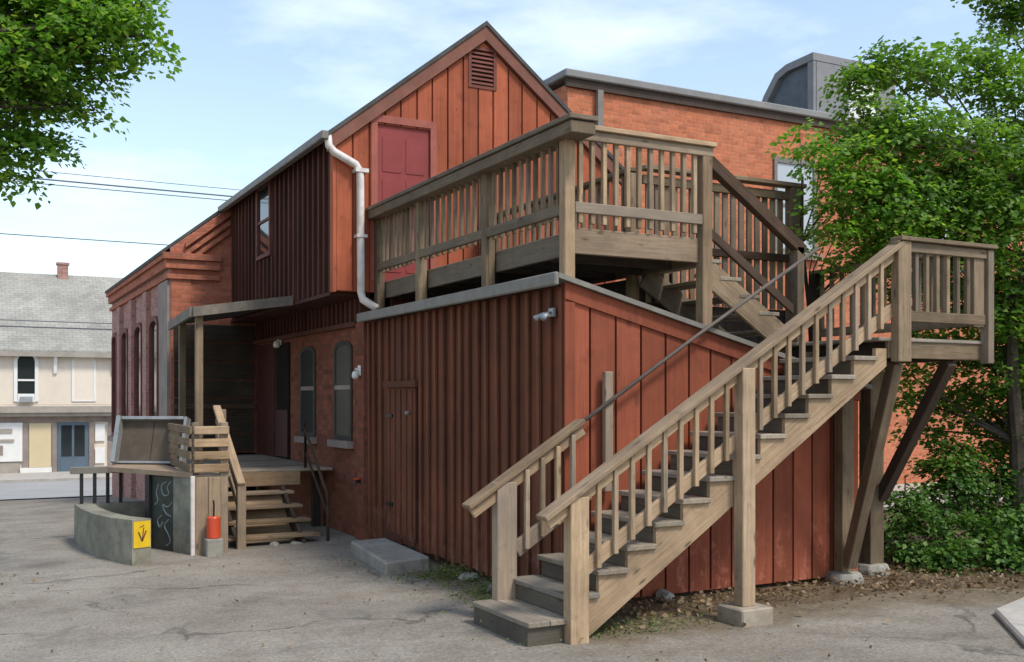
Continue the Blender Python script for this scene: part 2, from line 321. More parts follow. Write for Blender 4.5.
# ------------------------------------------------------------------ object helpers
def thing(name, label, cat, loc, group=None):
    o = bpy.data.objects.new(name, None); COL.objects.link(o); o.location = loc
    o.empty_display_size = .2
    o['label'] = label; o['category'] = cat
    if group: o['group'] = group
    return o
def tag(o, label, cat, group=None):
    o['label'] = label; o['category'] = cat
    if group: o['group'] = group
    return o
def rootloc(p):
    v = Vector((0, 0, 0))
    while p: v = v+p.location; p = p.parent
    return v
class MB:
    def __init__(s): s.v = []; s.f = []; s.r = []
    def add(s, vs, fs, r=None):
        k = len(s.v); s.v += [tuple(p) for p in vs]; s.f += [tuple(i+k for i in q) for q in fs]
        r = random.random() if r is None else r
        s.r += [r]*len(fs); return s
    def hexa(s, v8, r=None):
        return s.add(v8, [(0, 3, 2, 1), (4, 5, 6, 7), (0, 1, 5, 4), (1, 2, 6, 5), (2, 3, 7, 6), (3, 0, 4, 7)], r)
    def box(s, x0, x1, y0, y1, z0, z1, r=None):
        return s.hexa([(x0, y0, z0), (x1, y0, z0), (x1, y1, z0), (x0, y1, z0), (x0, y0, z1), (x1, y0, z1), (x1, y1, z1), (x0, y1, z1)], r)
    def prism(s, poly, axis, d0, d1, r=None):
        n = len(poly)
        def P(q, d): return {'X': (d, q[0], q[1]), 'Y': (q[0], d, q[1]), 'Z': (q[0], q[1], d)}[axis]
        vs = [P(q, d0) for q in poly]+[P(q, d1) for q in poly]
        fs = [tuple(range(n)), tuple(range(2*n-1, n-1, -1))]+[(i, (i+1) % n, (i+1) % n+n, i+n) for i in range(n)]
        return s.add(vs, fs, r)
    def tube(s, pts, rad, sides=8, r=None):
        pts = [Vector(p) for p in pts]; n = len(pts)
        rad = rad if hasattr(rad, '__len__') else [rad]*n
        vs = []; ref = None
        for i, p in enumerate(pts):
            d = (pts[min(i+1, n-1)]-pts[max(i-1, 0)]).normalized()
            if ref is None:
                ref = Vector((1, 0, 0)) if abs(d.x) < .8 else Vector((0, 1, 0))
            a = d.cross(ref).normalized(); b = d.cross(a).normalized(); ref = -b if False else ref
            for k in range(sides):
                t = 2*math.pi*k/sides; vs.append(p+(a*math.cos(t)+b*math.sin(t))*rad[i])
        fs = [(i*sides+k, i*sides+(k+1) % sides, (i+1)*sides+(k+1) % sides, (i+1)*sides+k) for i in range(n-1) for k in range(sides)]
        fs += [tuple(range(sides)), tuple(range(n*sides-1, (n-1)*sides-1, -1))]
        return s.add(vs, fs, r)
    def lathe(s, c, prof, sides=20, r=None):
        vs = []; n = len(prof)
        for rr, z in prof:
            for k in range(sides):
                t = 2*math.pi*k/sides; vs.append((c[0]+rr*math.cos(t), c[1]+rr*math.sin(t), c[2]+z))
        fs = [(i*sides+k, i*sides+(k+1) % sides, (i+1)*sides+(k+1) % sides, (i+1)*sides+k) for i in range(n-1) for k in range(sides)]
        fs += [tuple(range(sides)), tuple(range(n*sides-1, (n-1)*sides-1, -1))]
        return s.add(vs, fs, r)
    def build(s, name, mat, parent=None, bevel=0, smooth=False, weld=True):
        off = rootloc(parent)
        loc = Vector((0, 0, 0))
        if parent is None:
            a = np.array(s.v); loc = Vector((a[:, 0].mean(), a[:, 1].mean(), a[:, 2].min())); off = loc
        me = bpy.data.meshes.new(name)
        me.from_pydata([(Vector(p)-off) for p in s.v], [], s.f)
        at = me.attributes.new('rnd', 'FLOAT', 'FACE'); at.data.foreach_set('value', s.r)
        bm = bmesh.new(); bm.from_mesh(me)
        bmesh.ops.recalc_face_normals(bm, faces=bm.faces)
        if bevel: bmesh.ops.bevel(bm, geom=bm.edges[:], offset=bevel, segments=1, affect='EDGES', clamp_overlap=True)
        bm.to_mesh(me); bm.free()
        if smooth:
            for p in me.polygons: p.use_smooth = True
        me.materials.append(mat if not isinstance(mat, str) else M[mat])
        o = bpy.data.objects.new(name, me); COL.objects.link(o); o.location = loc
        if parent: o.parent = parent
        return o
def beam(name, p0, p1, wd, ht, mat, parent=None, bevel=.006):
    """a timber with its grain along its own X axis, from p0 to p1 (centre line); wd across, ht up"""
    p0, p1 = Vector(p0), Vector(p1); d = p1-p0; Ln = d.length; d.normalize()
    if abs(d.z) > .99: side = Vector((1, 0, 0)); up = Vector((0, 1, 0))
    else: side = Vector((0, 0, 1)).cross(d).normalized(); up = d.cross(side).normalized()
    mb = MB(); mb.box(-Ln/2, Ln/2, -wd/2, wd/2, -ht/2, ht/2)
    me = bpy.data.meshes.new(name); me.from_pydata(mb.v, [], mb.f)
    bm = bmesh.new(); bm.from_mesh(me); bmesh.ops.recalc_face_normals(bm, faces=bm.faces)
    bmesh.ops.bevel(bm, geom=bm.edges[:], offset=min(bevel, wd*.2, ht*.2), segments=1, affect='EDGES', clamp_overlap=True)
    bm.to_mesh(me); bm.free(); me.materials.append(M[mat])
    o = bpy.data.objects.new(name, me); COL.objects.link(o)
    if parent: o.parent = parent
    c = (p0+p1)/2-rootloc(parent)
    mt = Matrix((d, side, up)).transposed().to_4x4(); mt.translation = c
    o.matrix_basis = mt
    return o
def copy_at(o, loc):
    c = o.copy(); COL.objects.link(c); c.parent = o.parent
    m = o.matrix_basis.copy(); m.translation = Vector(loc)-rootloc(o.parent); c.matrix_basis = m
    return c
def balusters(name, p0, p1, n, z0f, z1f, wd, mat, parent, dep=None):
    """n upright bars between the plan points p0 and p1 (ends excluded); z0f/z1f give bottom and top per fraction"""
    first = None
    for i in range(n):
        t = (i+1)/(n+1); x = p0[0]+(p1[0]-p0[0])*t; y = p0[1]+(p1[1]-p0[1])*t
        z0, z1 = z0f(t), z1f(t)
        if first is None: first = beam(name, (x, y, z0), (x, y, z1), wd, dep or wd, mat, parent, .004); 
        else:
            c = copy_at(first, (x, y, (z0+z1)/2))
            c.rotation_euler.rotate_axis('X', random.uniform(-.012, .012))
def siding(mb, axis, d, sgn, u0, u1, zb, zt, bw=.25, gap=.018, t=.028, openings=(), splits=(), phase=0):
    """vertical boards proud of the plane axis=d; openings are (ua,ub,za,zb) left free"""
    edges = [u0]; u = u0+bw*(1-phase)
    while u < u1-.03: edges.append(u); u += bw*random.uniform(.94, 1.06)
    edges.append(u1)
    for a, b in zip(edges, edges[1:]):
        r = random.random(); aa, bb = a+gap/2, b-gap/2
        cuts = sorted({aa, bb}|{q for o in openings for q in o[:2] if aa < q < bb}|{q for q in splits if aa < q < bb})
        for c0, c1 in zip(cuts, cuts[1:]):
            m_ = (c0+c1)/2; spans = [(zb(c0), zb(c1), zt(c0), zt(c1))]
            for (ua, ub, za, zc) in openings:
                if ua <= m_ <= ub:
                    spans = [(zb(c0), zb(c1), za, za), (zc, zc, zt(c0), zt(c1))]
            for (b0, b1, t0, t1) in spans:
                if t0-b0 < .02: continue
                mb.prism([(c0, b0), (c1, b1), (c1, t1), (c0, t0)], axis, d, d+sgn*t, r)
def ssp(a, b, x):
    t = np.clip((x-a)/(b-a), 0, 1); return t*t*(3-2*t)

# ------------------------------------------------------------------ ground, road, pavement
def gz(x, y):
    fall = -1.41*ssp(17, 42, y)*(1-ssp(6.5, 12, x)*(1-ssp(28, 34, y)))
    return fall
xs = np.unique(np.concatenate([np.linspace(-400, -30, 20), np.linspace(-30, 30, 121), np.linspace(30, 400, 20)]))
ys = np.unique(np.concatenate([np.linspace(-200, -20, 8), np.linspace(-20, 60, 161), np.linspace(60, 900, 25)]))
GX, GY = np.meshgrid(xs, ys)
GZ = gz(GX, GY)
und = .018*np.sin(GX*1.3+GY*.7)*np.sin(GY*.9-GX*.4)*(np.abs(GX) < 30)*(1-ssp(2.8, 4.2, GX))
GZ = GZ+und*(GY < 24)-.012*(GY < 24)
verts = np.stack([GX, GY, GZ], -1).reshape(-1, 3); nx, ny = len(xs), len(ys)
idx = np.arange(nx*ny).reshape(ny, nx)
faces = np.stack([idx[:-1, :-1], idx[:-1, 1:], idx[1:, 1:], idx[1:, :-1]], -1).reshape(-1, 4)
me = bpy.data.meshes.new('ground'); me.from_pydata(verts.tolist(), [], faces.tolist()); me.materials.append(M['ground'])
for p in me.polygons: p.use_smooth = True
go = bpy.data.objects.new('ground', me); COL.objects.link(go); go['kind'] = 'structure'
def strip(name, mat, x0, x1, ylist, lift, nxs=60):
    xa = np.linspace(x0, x1, nxs); mb = MB()
    for ya, yb in zip(ylist, ylist[1:]):
        for xa0, xa1 in zip(xa, xa[1:]):
            mb.add([(xa0, ya, float(gz(xa0, ya))+lift), (xa1, ya, float(gz(xa1, ya))+lift), (xa1, yb, float(gz(xa1, yb))+lift), (xa0, yb, float(gz(xa0, yb))+lift)], [(0, 1, 2, 3)])
    o = mb.build(name, mat); o['kind'] = 'structure'; return o
strip('road', 'road', -90, 90, [29.5+i*.5 for i in range(32)], .03, 181)
mb = MB(); mb.box(-60, 60, 45.2, 48.98, -1.6, -1.27); o = mb.build('pavement', 'pale_stone', bevel=.02); o['kind'] = 'structure'
# dirt and leaf bed along the shed: an irregular sheet
def bed(name, mat, outline, lift):
    mb = MB(); c = np.mean(outline, 0); n = len(outline); pts = []
    for i in range(n):
        a, b = np.array(outline[i]), np.array(outline[(i+1) % n]); m_ = max(2, int(np.linalg.norm(b-a)/.18))
        for k in range(m_):
            p = a+(b-a)*k/m_; j = rng.normal(0, .05, 2); pts.append(p+j)
    n = len(pts); ctr = np.mean(pts, 0); ins = [p+(ctr-p)/np.linalg.norm(ctr-p)*.3 for p in pts]
    mb.add([(p[0], p[1], -.05) for p in pts]+[(p[0], p[1], lift) for p in ins], [tuple(range(n, 2*n))]+[(i, (i+1) % n, (i+1) % n+n, i+n) for i in range(n)])
    o = mb.build(name, mat); o['kind'] = 'structure'; return o
bed('soil', 'soil', [(4.75, 7.5), (5.4, 7.42), (6.6, 7.25), (7.8, 7.25), (8.7, 7.0), (10, 6.35), (14, 5.2), (18, 9), (18, 13), (9, 13), (8.6, 8.3), (4.9, 8.05)], -.006)
mb = MB(); mb.add([(8.9, 13.05, -.004), (24, 13.05, -.004), (24, 16.6, -.004), (8.9, 16.6, -.004)], [(0, 1, 2, 3)]); o = mb.build('concrete_path', 'pale_stone'); o['kind'] = 'structure'

# ------------------------------------------------------------------ main house (wooden gable wing on brick, brick front part)
YG, XU, XB, XF, YF, YE = 13.3, 4.35, 4.82, 3.3, 19.26, 27.3
RX, RZ, SL = 6.55, 7.14, .79
def rz(x): return RZ-abs(x-RX)*SL
XR = 8.77
house = thing('house', 'red house with orange board gable, brick lower storey and brick front part', 'house', (6.5, YG, 0))
mb = MB()                                     # the board gable with its backing
mb.prism([(XU, 3.32), (XR, 3.32), (XR, rz(XR)), (RX, RZ), (XU, rz(XU))], 'Y', YG, YG+.12)
door_op = (4.93, 5.74, 3.47, 5.58)
siding(mb, 'Y', YG-.002, -1, XU+.02, XR, lambda u: 3.32, lambda u: rz(u)-.22, .235, .026, .034, [door_op, (6.32, 6.72, 6.28, 6.82)], [RX])
mb.build('gable_wall', 'gable', house)
mb = MB()                                     # upper side wall, boards with battens, shade put into their colour
mb.box(XU+.03, XU+.15, YG+.12, YF, 3.32, rz(XU)-.02)
y = YG+.1
while y < YF-.1:
    if not (16.3 < y < 17.3): mb.box(XU-.012, XU+.028, y, y+.05, 3.32, rz(XU)-.06)
    else: mb.box(XU-.012, XU+.028, y, y+.05, 3.32, 4.14)
    y += .245
mb.box(XU+.005, XB+.1, YG+.15, YF, 3.27, 3.318)        # soffit of the overhang
mb.build('side_wall', 'upper_shaded', house)
mb = MB(); mb.box(XU-.015, XU+.029, YG-.034, YG+.09, 3.30, rz(XU)-.04); mb.build('corner_board', 'gable', house)
mb = MB()                                     # tall narrow side window
mb.box(XU-.03, XU+.028, 16.40, 16.46, 4.16, 5.36); mb.box(XU-.03, XU+.028, 17.20, 17.26, 4.16, 5.36)
mb.box(XU-.03, XU+.028, 16.461, 17.199, 4.16, 4.22); mb.box(XU-.03, XU+.028, 16.461, 17.199, 5.30, 5.36); mb.box(XU-.02, XU+.028, 16.461, 17.199, 4.74, 4.78)
wn = mb.build('window', 'trim_brown', house)
MB().box(XU+.0, XU+.02, 16.462, 17.198, 4.222, 5.298).build('pane', 'glass', wn)
# lower brick wall with frieze
def arch_poly(y0, y1, z0, zs, rise, n=8):
    c = (y0+y1)/2; h = (y1-y0)/2
    return [(y0, z0), (y1, z0)]+[(c+h*math.cos(math.pi*k/n), zs+rise*math.sin(math.pi*k/n)) for k in range(n+1)]
mb = MB(); mb.box(XB, XB+.3, YG+.02, YF, -.3, 2.88); lw = mb.build('brick_wall', 'brick_red', house)
mb = MB(); mb.box(XB-.06, XB+.34, YG-.03, YG+.3, -.3, 2.92); mb.build('brick_pier', 'brick_red', house)
mb = MB(); mb.box(XB+.01, XB+.3, YG+.3, YF, 2.88, 3.27)
y = YG+.38
while y < YF: mb.box(XB-.03, XB+.008, y, y+.06, 2.95, 3.26); y += .2
mb.box(XB-.07, XB+.008, YG+.31, YF, 2.88, 2.945)
mb.build('frieze', 'upper_shaded', house)
for (y0, y1, z0, zs) in ((13.93, 14.62, 1.30, 2.60), (15.63, 16.32, 1.30, 2.60)):
    ring = MB(); outp = arch_poly(y0-.05, y1+.05, z0, zs, .11); inn = arch_poly(y0+.04, y1-.04, z0+.07, zs-.02, .07)
    n = len(outp)
    for i in range(n):
        j = (i+1) % n; a, b, c, d = outp[i], outp[j], inn[j], inn[i]
        ring.prism([a, b, c, d], 'X', XB-.02, XB-.002)
    fr = ring.build('window', 'frame_dark', house)
    MB().prism(inn, 'X', XB-.012, XB-.003).build('pane', 'glass_pale', fr)
    b_ = MB(); zm = (z0+zs)/2+.1; b_.box(XB-.022, XB-.013, y0+.002, y1-.002, zm-.03, zm+.03); b_.build('meeting_rail', 'pilaster_grey', fr)
    MB().box(XB-.10, XB-.003, y0-.1, y1+.1, z0-.1, z0-.002).build('sill', 'pilaster_grey', fr)
mb = MB(); mb.box(XB-.03, XB-.003, 16.98, 17.76, .88, 2.82); dd = mb.build('door', 'dark_void', house)
MB().box(XB-.05, XB-.031, 17.0, 17.74, .92, 1.7).build('door_panel', 'maroon_dark', dd)
mb = MB(); mb.box(XB-.02, XB-.003, 17.9, 19.1, .88, 2.85); mb.build('vestibule_panel', 'maroon_dark', house)
mb = MB(); mb.box(XB+.36, XR-.02, YG+.002, YG+.1, -.2, 3.318); siding(mb, 'Y', YG, -1, XB+.36, XR-.03, lambda u: 2.0, lambda u: 3.3, .24); mb.build('base_wall', 'upper_shaded', house)  # boards coloured dark for the shade under the deck
# red door in the gable
mb = MB(); mb.box(4.86, 4.95, YG-.055, YG-.034, 3.47, 5.60); mb.box(5.72, 5.81, YG-.055, YG-.034, 3.47, 5.60); mb.box(4.86, 5.81, YG-.055, YG-.034, 5.602, 5.70)
mb.build('door_frame', 'trim_red', house)
mb = MB(); mb.box(4.952, 5.718, YG-.012, YG-.004, 3.47, 5.58); gd = mb.build('door', 'maroon', house)
for (xa, xb) in ((5.03, 5.30), (5.37, 5.64)):
    for (za, zb_) in ((3.6, 4.1), (4.2, 4.85), (4.95, 5.42)):
        m_ = MB(); m_.box(xa, xb, YG-.020, YG-.0125, za, zb_); m_.build('door_panel', 'maroon', gd, bevel=.003)
MB().lathe((5.06, YG-.045, 4.4), [(.001, -.03), (.03, -.02), (.033, 0), (.03, .02), (.001, .03)], 12).build('handle', 'black', gd, smooth=True)
# gable vent
mb = MB(); mb.box(6.30, 6.345, YG-.05, YG-.004, 6.26, 6.84); mb.box(6.695, 6.74, YG-.05, YG-.004, 6.26, 6.84); mb.box(6.346, 6.694, YG-.05, YG-.004, 6.26, 6.30); mb.box(6.346, 6.694, YG-.05, YG-.004, 6.80, 6.84)
gv = mb.build('gable_vent', 'trim_brown', house)
mb = MB(); mb.box(6.347, 6.693, YG-.004, YG-.0025, 6.301, 6.799); mb.build('vent_backing', 'dark_void', gv)
mb = MB()
for k in range(8):
    z = 6.32+k*.06; mb.hexa([(6.347, YG-.045, z), (6.693, YG-.045, z), (6.693, YG-.012, z+.04), (6.347, YG-.012, z+.04), (6.347, YG-.045, z+.012), (6.693, YG-.045, z+.012), (6.693, YG-.012, z+.052), (6.347, YG-.012, z+.052)])
mb.build('louvre', 'trim_brown', gv)
# roof: two long slopes with fascia and barge boards
def slope(sgn, xe, y0, y1, z_off=0, th=.065):
    xb = RX; m_ = MB()
    m_.hexa([(xe, y0, rz(xe)), (xb, y0, RZ), (xb, y1, RZ), (xe, y1, rz(xe)), (xe, y0, rz(xe)+th), (xb, y0, RZ+th), (xb, y1, RZ+th), (xe, y1, rz(xe)+th)])
    return m_
m_ = slope(-1, XU-.10, YG-.12, YF+.001); m_.build('roof', 'roof', house)
m_ = slope(-1, XF-.16, YF+.002, YE+.05); m_.build('roof', 'roof', house)
m_ = slope(1, XR+.12, YG-.12, YE+.05); m_.build('roof', 'roof', house)
for sgn, xe in ((-1, XU-.10), (1, XR+.12)):
    m_ = MB(); zt = rz(xe)
    m_.prism([(xe, zt-.20), (xe, zt-.004), (RX, RZ-.004), (RX, RZ-.20)], 'Y', YG-.10, YG-.036); m_.build('barge_board', 'barge', house)
m_ = MB(); m_.box(XU-.20, XU-.101, YG-.13, YF+.1, rz(XU-.1)-.05, rz(XU-.1)+.06); m_.build('gutter', 'grey_trim', house, bevel=.01)
# brick front part
mb = MB(); zt = rz(XF)-.03
mb.prism([(XF, -1.8), (XF+.35, -1.8), (XF+.35, rz(XF+.35)-.01), (XF, rz(XF)-.01)], 'Y', YF, YE); mb.build('front_side_wall', 'brick_side', house)
mb = MB(); mb.prism([(XF+.35, .9), (XR, .9), (XR, rz(XR)-.02), (RX, RZ-.02), (XF+.35, rz(XF+.35)-.02)], 'Y', YF, YF+.3); mb.build('front_rear_wall', 'brick_front', house)
mb = MB(); mb.prism([(XF+.012, .9), (XF+.35, .9), (XF+.35, rz(XF+.35)-.02), (XF+.012, rz(XF+.012)-.02)], 'Y', YF-.02, YF-.002)
mb.build('rear_corner', 'brick_front', house)
mb = MB()
for (z0, z1, pr) in ((4.36, 4.47, .14), (4.20, 4.355, .09), (4.02, 4.10, .06)):
    mb.box(XF-pr, XF-.002, YF-pr, YE, z0, z1); mb.box(XF-.001, XF+.86, YF-pr, YF-.022, z0, z1)
mb.build('cornice', 'brick_front', house)
mb = MB()
for k in range(3):
    o_ = .10+.16*k; pr = .12-.03*k
    a, b = XF+.25, XU-.01
    mb.prism([(a, rz(a)-o_-.09), (b, rz(b)-o_-.09), (b, rz(b)-o_), (a, rz(a)-o_)], 'Y', YF-pr, YF-.023)
mb.build('raking_cornice', 'brick_front', house)
mb = MB(); mb.box(XF-.05, XF-.002, YF+.02, YF+1.0, -.6, 4.0); mb.build('corner_pilaster', 'pilaster_grey', house)
for (y0, y1) in ((20.25, 21.1), (22.2, 23.05), (24.2, 25.0), (26.0, 26.7)):
    ring = MB(); outp = arch_poly(y0-.07, y1+.07, 1.0, 3.25, .20); inn = arch_poly(y0, y1, 1.08, 3.2, .16); n = len(outp)
    for i in range(n):
        j = (i+1) % n; ring.prism([outp[i], outp[j], inn[j], inn[i]], 'X', XF-.08, XF-.003)
    fr = ring.build('window', 'trim_brown', house)
    MB().prism(inn, 'X', XF-.03, XF-.004).build('pane', 'glass', fr)
    MB().prism(arch_poly(y0-.2, y1+.2, 3.3, 3.34, .48)+[], 'X', XF-.075, XF-.0025).build('hood', 'pilaster_grey', fr) if False else None
    MB().box(XF-.16, XF-.003, y0-.15, y1+.15, .88, .995).build('sill', 'pilaster_grey', fr)
for yy in (21.65, 23.62, 25.5):
    MB().box(XF-.09, XF-.002, yy-.22, yy+.22, -1.2, 3.98).build('pilaster', 'brick_side', house)
mb = MB(); mb.prism([(XF+.36, -1.8), (XR, -1.8), (XR, rz(XR)-.01), (RX, RZ-.01), (XF+.36, rz(XF+.36)-.01)], 'Y', YE-.3, YE-.005); mb.build('street_wall', 'brick_side', house)
mb = MB(); mb.box(XR-.15, XR-.003, YG+.121, YF-.005, -.2, rz(XR)-.01); mb.build('right_wall', 'upper_shaded', house)
mb = MB(); mb.box(XR-.25, XR-.003, YF+.31, YE-.31, -.2, rz(XR)-.01); mb.build('right_wall', 'brick_front', house)
# white downspout on the gable corner
mb = MB(); pts = [(4.26, YG-.06, 5.36), (4.27, YG-.07, 5.20), (4.33, YG-.10, 5.12), (4.62, YG-.12, 4.98), (4.68, YG-.12, 4.90), (4.69, YG-.12, 3.30), (4.71, YG-.14, 3.20), (4.84, YG-.3, 3.08)]
mb.tube(pts, .052, 12); ds = mb.build('downspout', 'white_pipe', house, smooth=True)
mb = MB(); mb.box(4.62, 4.76, YG-.18, YG-.035, 4.02, 4.06); mb.box(4.60, 4.78, YG-.18, YG-.035, 4.88, 4.93); mb.build('pipe_strap', 'white_pipe', ds)

# ------------------------------------------------------------------ lean-to shed
XS, YS, XE = 4.80, 8.10, 8.42
def sr(x): return 2.94-(x-XS)*.255
shed = thing('shed', 'lean-to shed, bright red boards on one face, shade coloured into the other', 'shed', (XS, YS, 0))
mb = MB(); mb.prism([(XS+.03, .06), (XE, .06), (XE, sr(XE)), (XS+.03, sr(XS+.03))], 'Y', YS+.03, YS+.12)
siding(mb, 'Y', YS+.028, -1, XS, XE, lambda u: .04, lambda u: sr(u)-.02, .27, .024, .034)
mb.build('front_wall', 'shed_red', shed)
mb = MB(); mb.box(XS-.003, XE, YS-.03, YS-.005, sr(XS)-.2, sr(XS)-.19) if False else None
mb.prism([(XS-.004, sr(XS)-.15), (XE, sr(XE)-.15), (XE, sr(XE)), (XS-.004, sr(XS))], 'Y', YS-.03, YS-.004)
mb.box(XS-.004, XS+.10, YS-.024, YS-.003, .03, sr(XS+.1)-.152)
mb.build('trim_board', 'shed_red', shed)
mb = MB(); yy = YS+.121
while yy < YG-.04:
    y2 = min(yy+.215, YG-.03); jx = random.uniform(-.004, .004); mb.box(XS+.03+jx, XS+.12, yy+.002, y2-.002, .06+random.uniform(0, .05), 2.92); yy = y2
y = YS+.02; k = 0
while y < YG-.12:
    zz = .05+.05*math.sin(k*1.7)**2
    if not (11.5 < y < 12.5): mb.hexa([(XS+.002, y, zz), (XS+.028, y, zz), (XS+.028, y+.05, zz), (XS+.002, y+.05, zz)]+[(XS-.014+q0_, y+q1_, 2.90) for q0_, q1_ in ((lambda j: ((0, j), (.026, j), (.026, .05+j), (0, .05+j)))(random.uniform(-.02, .02)))])
    elif True: mb.box(XS+.002, XS+.028, y, y+.05, 2.12, 2.90)
    y += .215*random.uniform(.86, 1.14); k += 1
mb.build('side_wall', 'shed_shaded', shed)
mb = MB(); mb.box(XS-.004, XS+.026, 11.58, 12.48, .22, 2.02)
dr = mb.build('door', 'shed_shaded', shed)
mb = MB()
for q in range(5): mb.box(XS-.022, XS-.005, 11.64+q*.185, 11.675+q*.185, .24, 2.0)
mb.build('batten', 'shed_shaded', dr)
mb = MB(); mb.box(XS-.001, XS+.027, 11.562, 11.578, .2, 2.02); mb.box(XS-.001, XS+.027, 12.482, 12.498, .2, 2.02); mb.box(XS-.001, XS+.027, 11.58, 12.48, .17, .217); mb.build('gap_shade_strip', 'upper_shaded', dr)  # thin dark strips stand in for the shaded gaps round the door
for hz_ in (.55, 1.66): MB().box(XS-.03, XS-.005, 12.28, 12.47, hz_, hz_+.04).build('hinge', 'black', dr)
mb = MB(); mb.box(XS-.04, XS-.004, 11.50, 12.56, 2.03, 2.11); mb.build('lintel', 'shed_shaded', dr)
MB().lathe((XS-.05, 11.70, 1.72), [(.001, -.03), (.03, -.02), (.034, 0), (.03, .02), (.001, .03)], 12).build('latch', 'grey_trim', dr, smooth=True)
mb = MB(); mb.hexa([(XS-.10, YS-.08, sr(XS-.1)+.004), (XE+.12, YS-.08, sr(XE+.12)+.004), (XE+.12, YG-.04, sr(XE+.12)+.004), (XS-.10, YG-.04, sr(XS-.1)+.004),
                    (XS-.10, YS-.08, sr(XS-.1)+.05), (XE+.12, YS-.08, sr(XE+.12)+.05), (XE+.12, YG-.04, sr(XE+.12)+.05), (XS-.10, YG-.04, sr(XS-.1)+.05)])
mb.build('roof', 'grey_trim', shed)
mb = MB(); mb.box(XS-.15, XS-.101, YS-.09, YG-.05, 2.90, 3.02); mb.build('gutter', 'grey_trim', shed, bevel=.012)

# ------------------------------------------------------------------ deck over the shed roof
XD, YD, XD2 = 4.95, 8.3, 6.53
DZ = 3.47
deck = thing('deck', 'grey weathered wooden deck standing over the shed roof below the gable door', 'deck', (XD, YD, 2.9))
W = 'wood_shaded'
for y in (YD, 9.93, 11.75, YG-.12):
    zb = sr(XD)+.052
    beam('post', (XD, y, zb), (XD, y, 4.32), .11, .11, 'wood' if y == YD else W, deck)
beam('post', (XD2, YD, sr(XD2)+.052), (XD2, YD, 4.36), .12, .12, 'wood', deck)
beam('post', (XD2, YG-.12, 3.1), (XD2, YG-.12, 4.32), .11, .11, W, deck)
beam('post', (XD2, 9.55, sr(XD2)+.052), (XD2, 9.55, 4.36), .11, .11, W, deck)
beam('rim_joist', (XD+.10, YD+.06, 3.345), (XD+.10, YG-.06, 3.345), .05, .22, W, deck)
beam('rim_joist', (XD+.06, YD+.03, 3.36), (XD2-.061, YD+.03, 3.36), .05, .24, 'wood', deck)
beam('rim_joist', (XD2+.02, YD+.07, 3.345), (XD2+.02, YG-.06, 3.345), .05, .22, W, deck)
for k in range(9):
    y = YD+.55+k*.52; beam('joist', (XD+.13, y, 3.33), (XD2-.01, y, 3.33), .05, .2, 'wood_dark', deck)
for k in range(12):
    x = XD+.18+k*.131; beam('floor_board', (x, YD+.07, 3.455), (x, YG-.06, 3.455), .125, .028, 'tread', deck)
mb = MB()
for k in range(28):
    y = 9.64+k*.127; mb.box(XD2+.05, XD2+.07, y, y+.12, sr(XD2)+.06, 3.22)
mb.build('shade_boards', 'wood_dark', deck)  # added dark boards stand in for the deep shade under the deck
# top rails: the long side carries a deep capped rail that sticks out past the corner
beam('top_rail', (XD-.02, YD-.34, 4.41), (XD-.02, YG-.05, 4.41), .30, .045, 'wood_shaded', deck)
beam('rail_box', (XD-.02, YD-.32, 4.322), (XD-.02, YG-.06, 4.332), .26, .11, 'wood_shaded', deck)
beam('top_rail', (XD+.11, YD-.02, 4.40), (XD2+.09, YD-.02, 4.40), .16, .045, 'wood', deck)
beam('rail_board', (XD+.11, YD-.045, 4.33), (XD2+.07, YD-.045, 4.33), .04, .09, 'wood', deck)
beam('top_rail', (XD2, 9.5, 4.40), (XD2, YG-.05, 4.40), .14, .045, W, deck)
beam('bottom_rail', (XD-.03, YD+.06, 3.64), (XD-.03, YG-.06, 3.64), .045, .10, W, deck)
beam('bottom_rail', (XD+.06, YD-.03, 3.66), (XD2+.05, YD-.03, 3.66), .045, .10, 'wood', deck)
beam('bottom_rail', (XD2, 9.6, 3.64), (XD2, YG-.18, 3.64), .045, .09, W, deck)
ysp = [YD, 9.93, 11.75, YG-.12]
for a, b, n in ((YD, 9.93, 10), (9.93, 11.75, 10), (11.75, YG-.12, 9)):
    balusters('baluster', (XD-.002, a), (XD-.002, b), n, lambda t: 3.56, lambda t: 4.27, .040, W, deck)
balusters('baluster', (XD, YD-.012), (XD2, YD-.012), 11, lambda t: 3.52, lambda t: 4.30, .045, 'wood', deck)
balusters('baluster', (XD2, 9.55), (XD2, YG-.12), 20, lambda t: 3.60, lambda t: 4.37, .042, W, deck)

# ------------------------------------------------------------------ lower staircase
N0, N1 = 7.07, 7.98                           # near and far side
rise, run = .176, .2775
def rx(k): return 4.20+run*(k-2)
st = thing('staircase', 'long weathered wooden staircase rising along the red shed face', 'staircase', (5.8, 7.5, 0))
for k in range(2, 14):
    beam('tread', (rx(k)+.145, N0-.05, rise*k-.02), (rx(k)+.145, N1+.04, rise*k-.02), .30, .042, 'tread', st)
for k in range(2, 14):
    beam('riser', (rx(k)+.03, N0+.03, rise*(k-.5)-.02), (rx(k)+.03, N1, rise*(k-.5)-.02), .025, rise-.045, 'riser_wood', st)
mb = MB(); mb.box(3.85, 4.19, N0-.02, N1+.02, -.02, rise-.045); b1 = mb.build('bottom_step', 'riser_wood', st, bevel=.006)
beam('tread', (3.94, N0-.05, rise-.021), (3.94, N1+.04, rise-.021), .19, .044, 'tread', st)
beam('tread', (4.135, N0-.05, rise-.021), (4.135, N1+.04, rise-.021), .19, .044, 'tread', st)
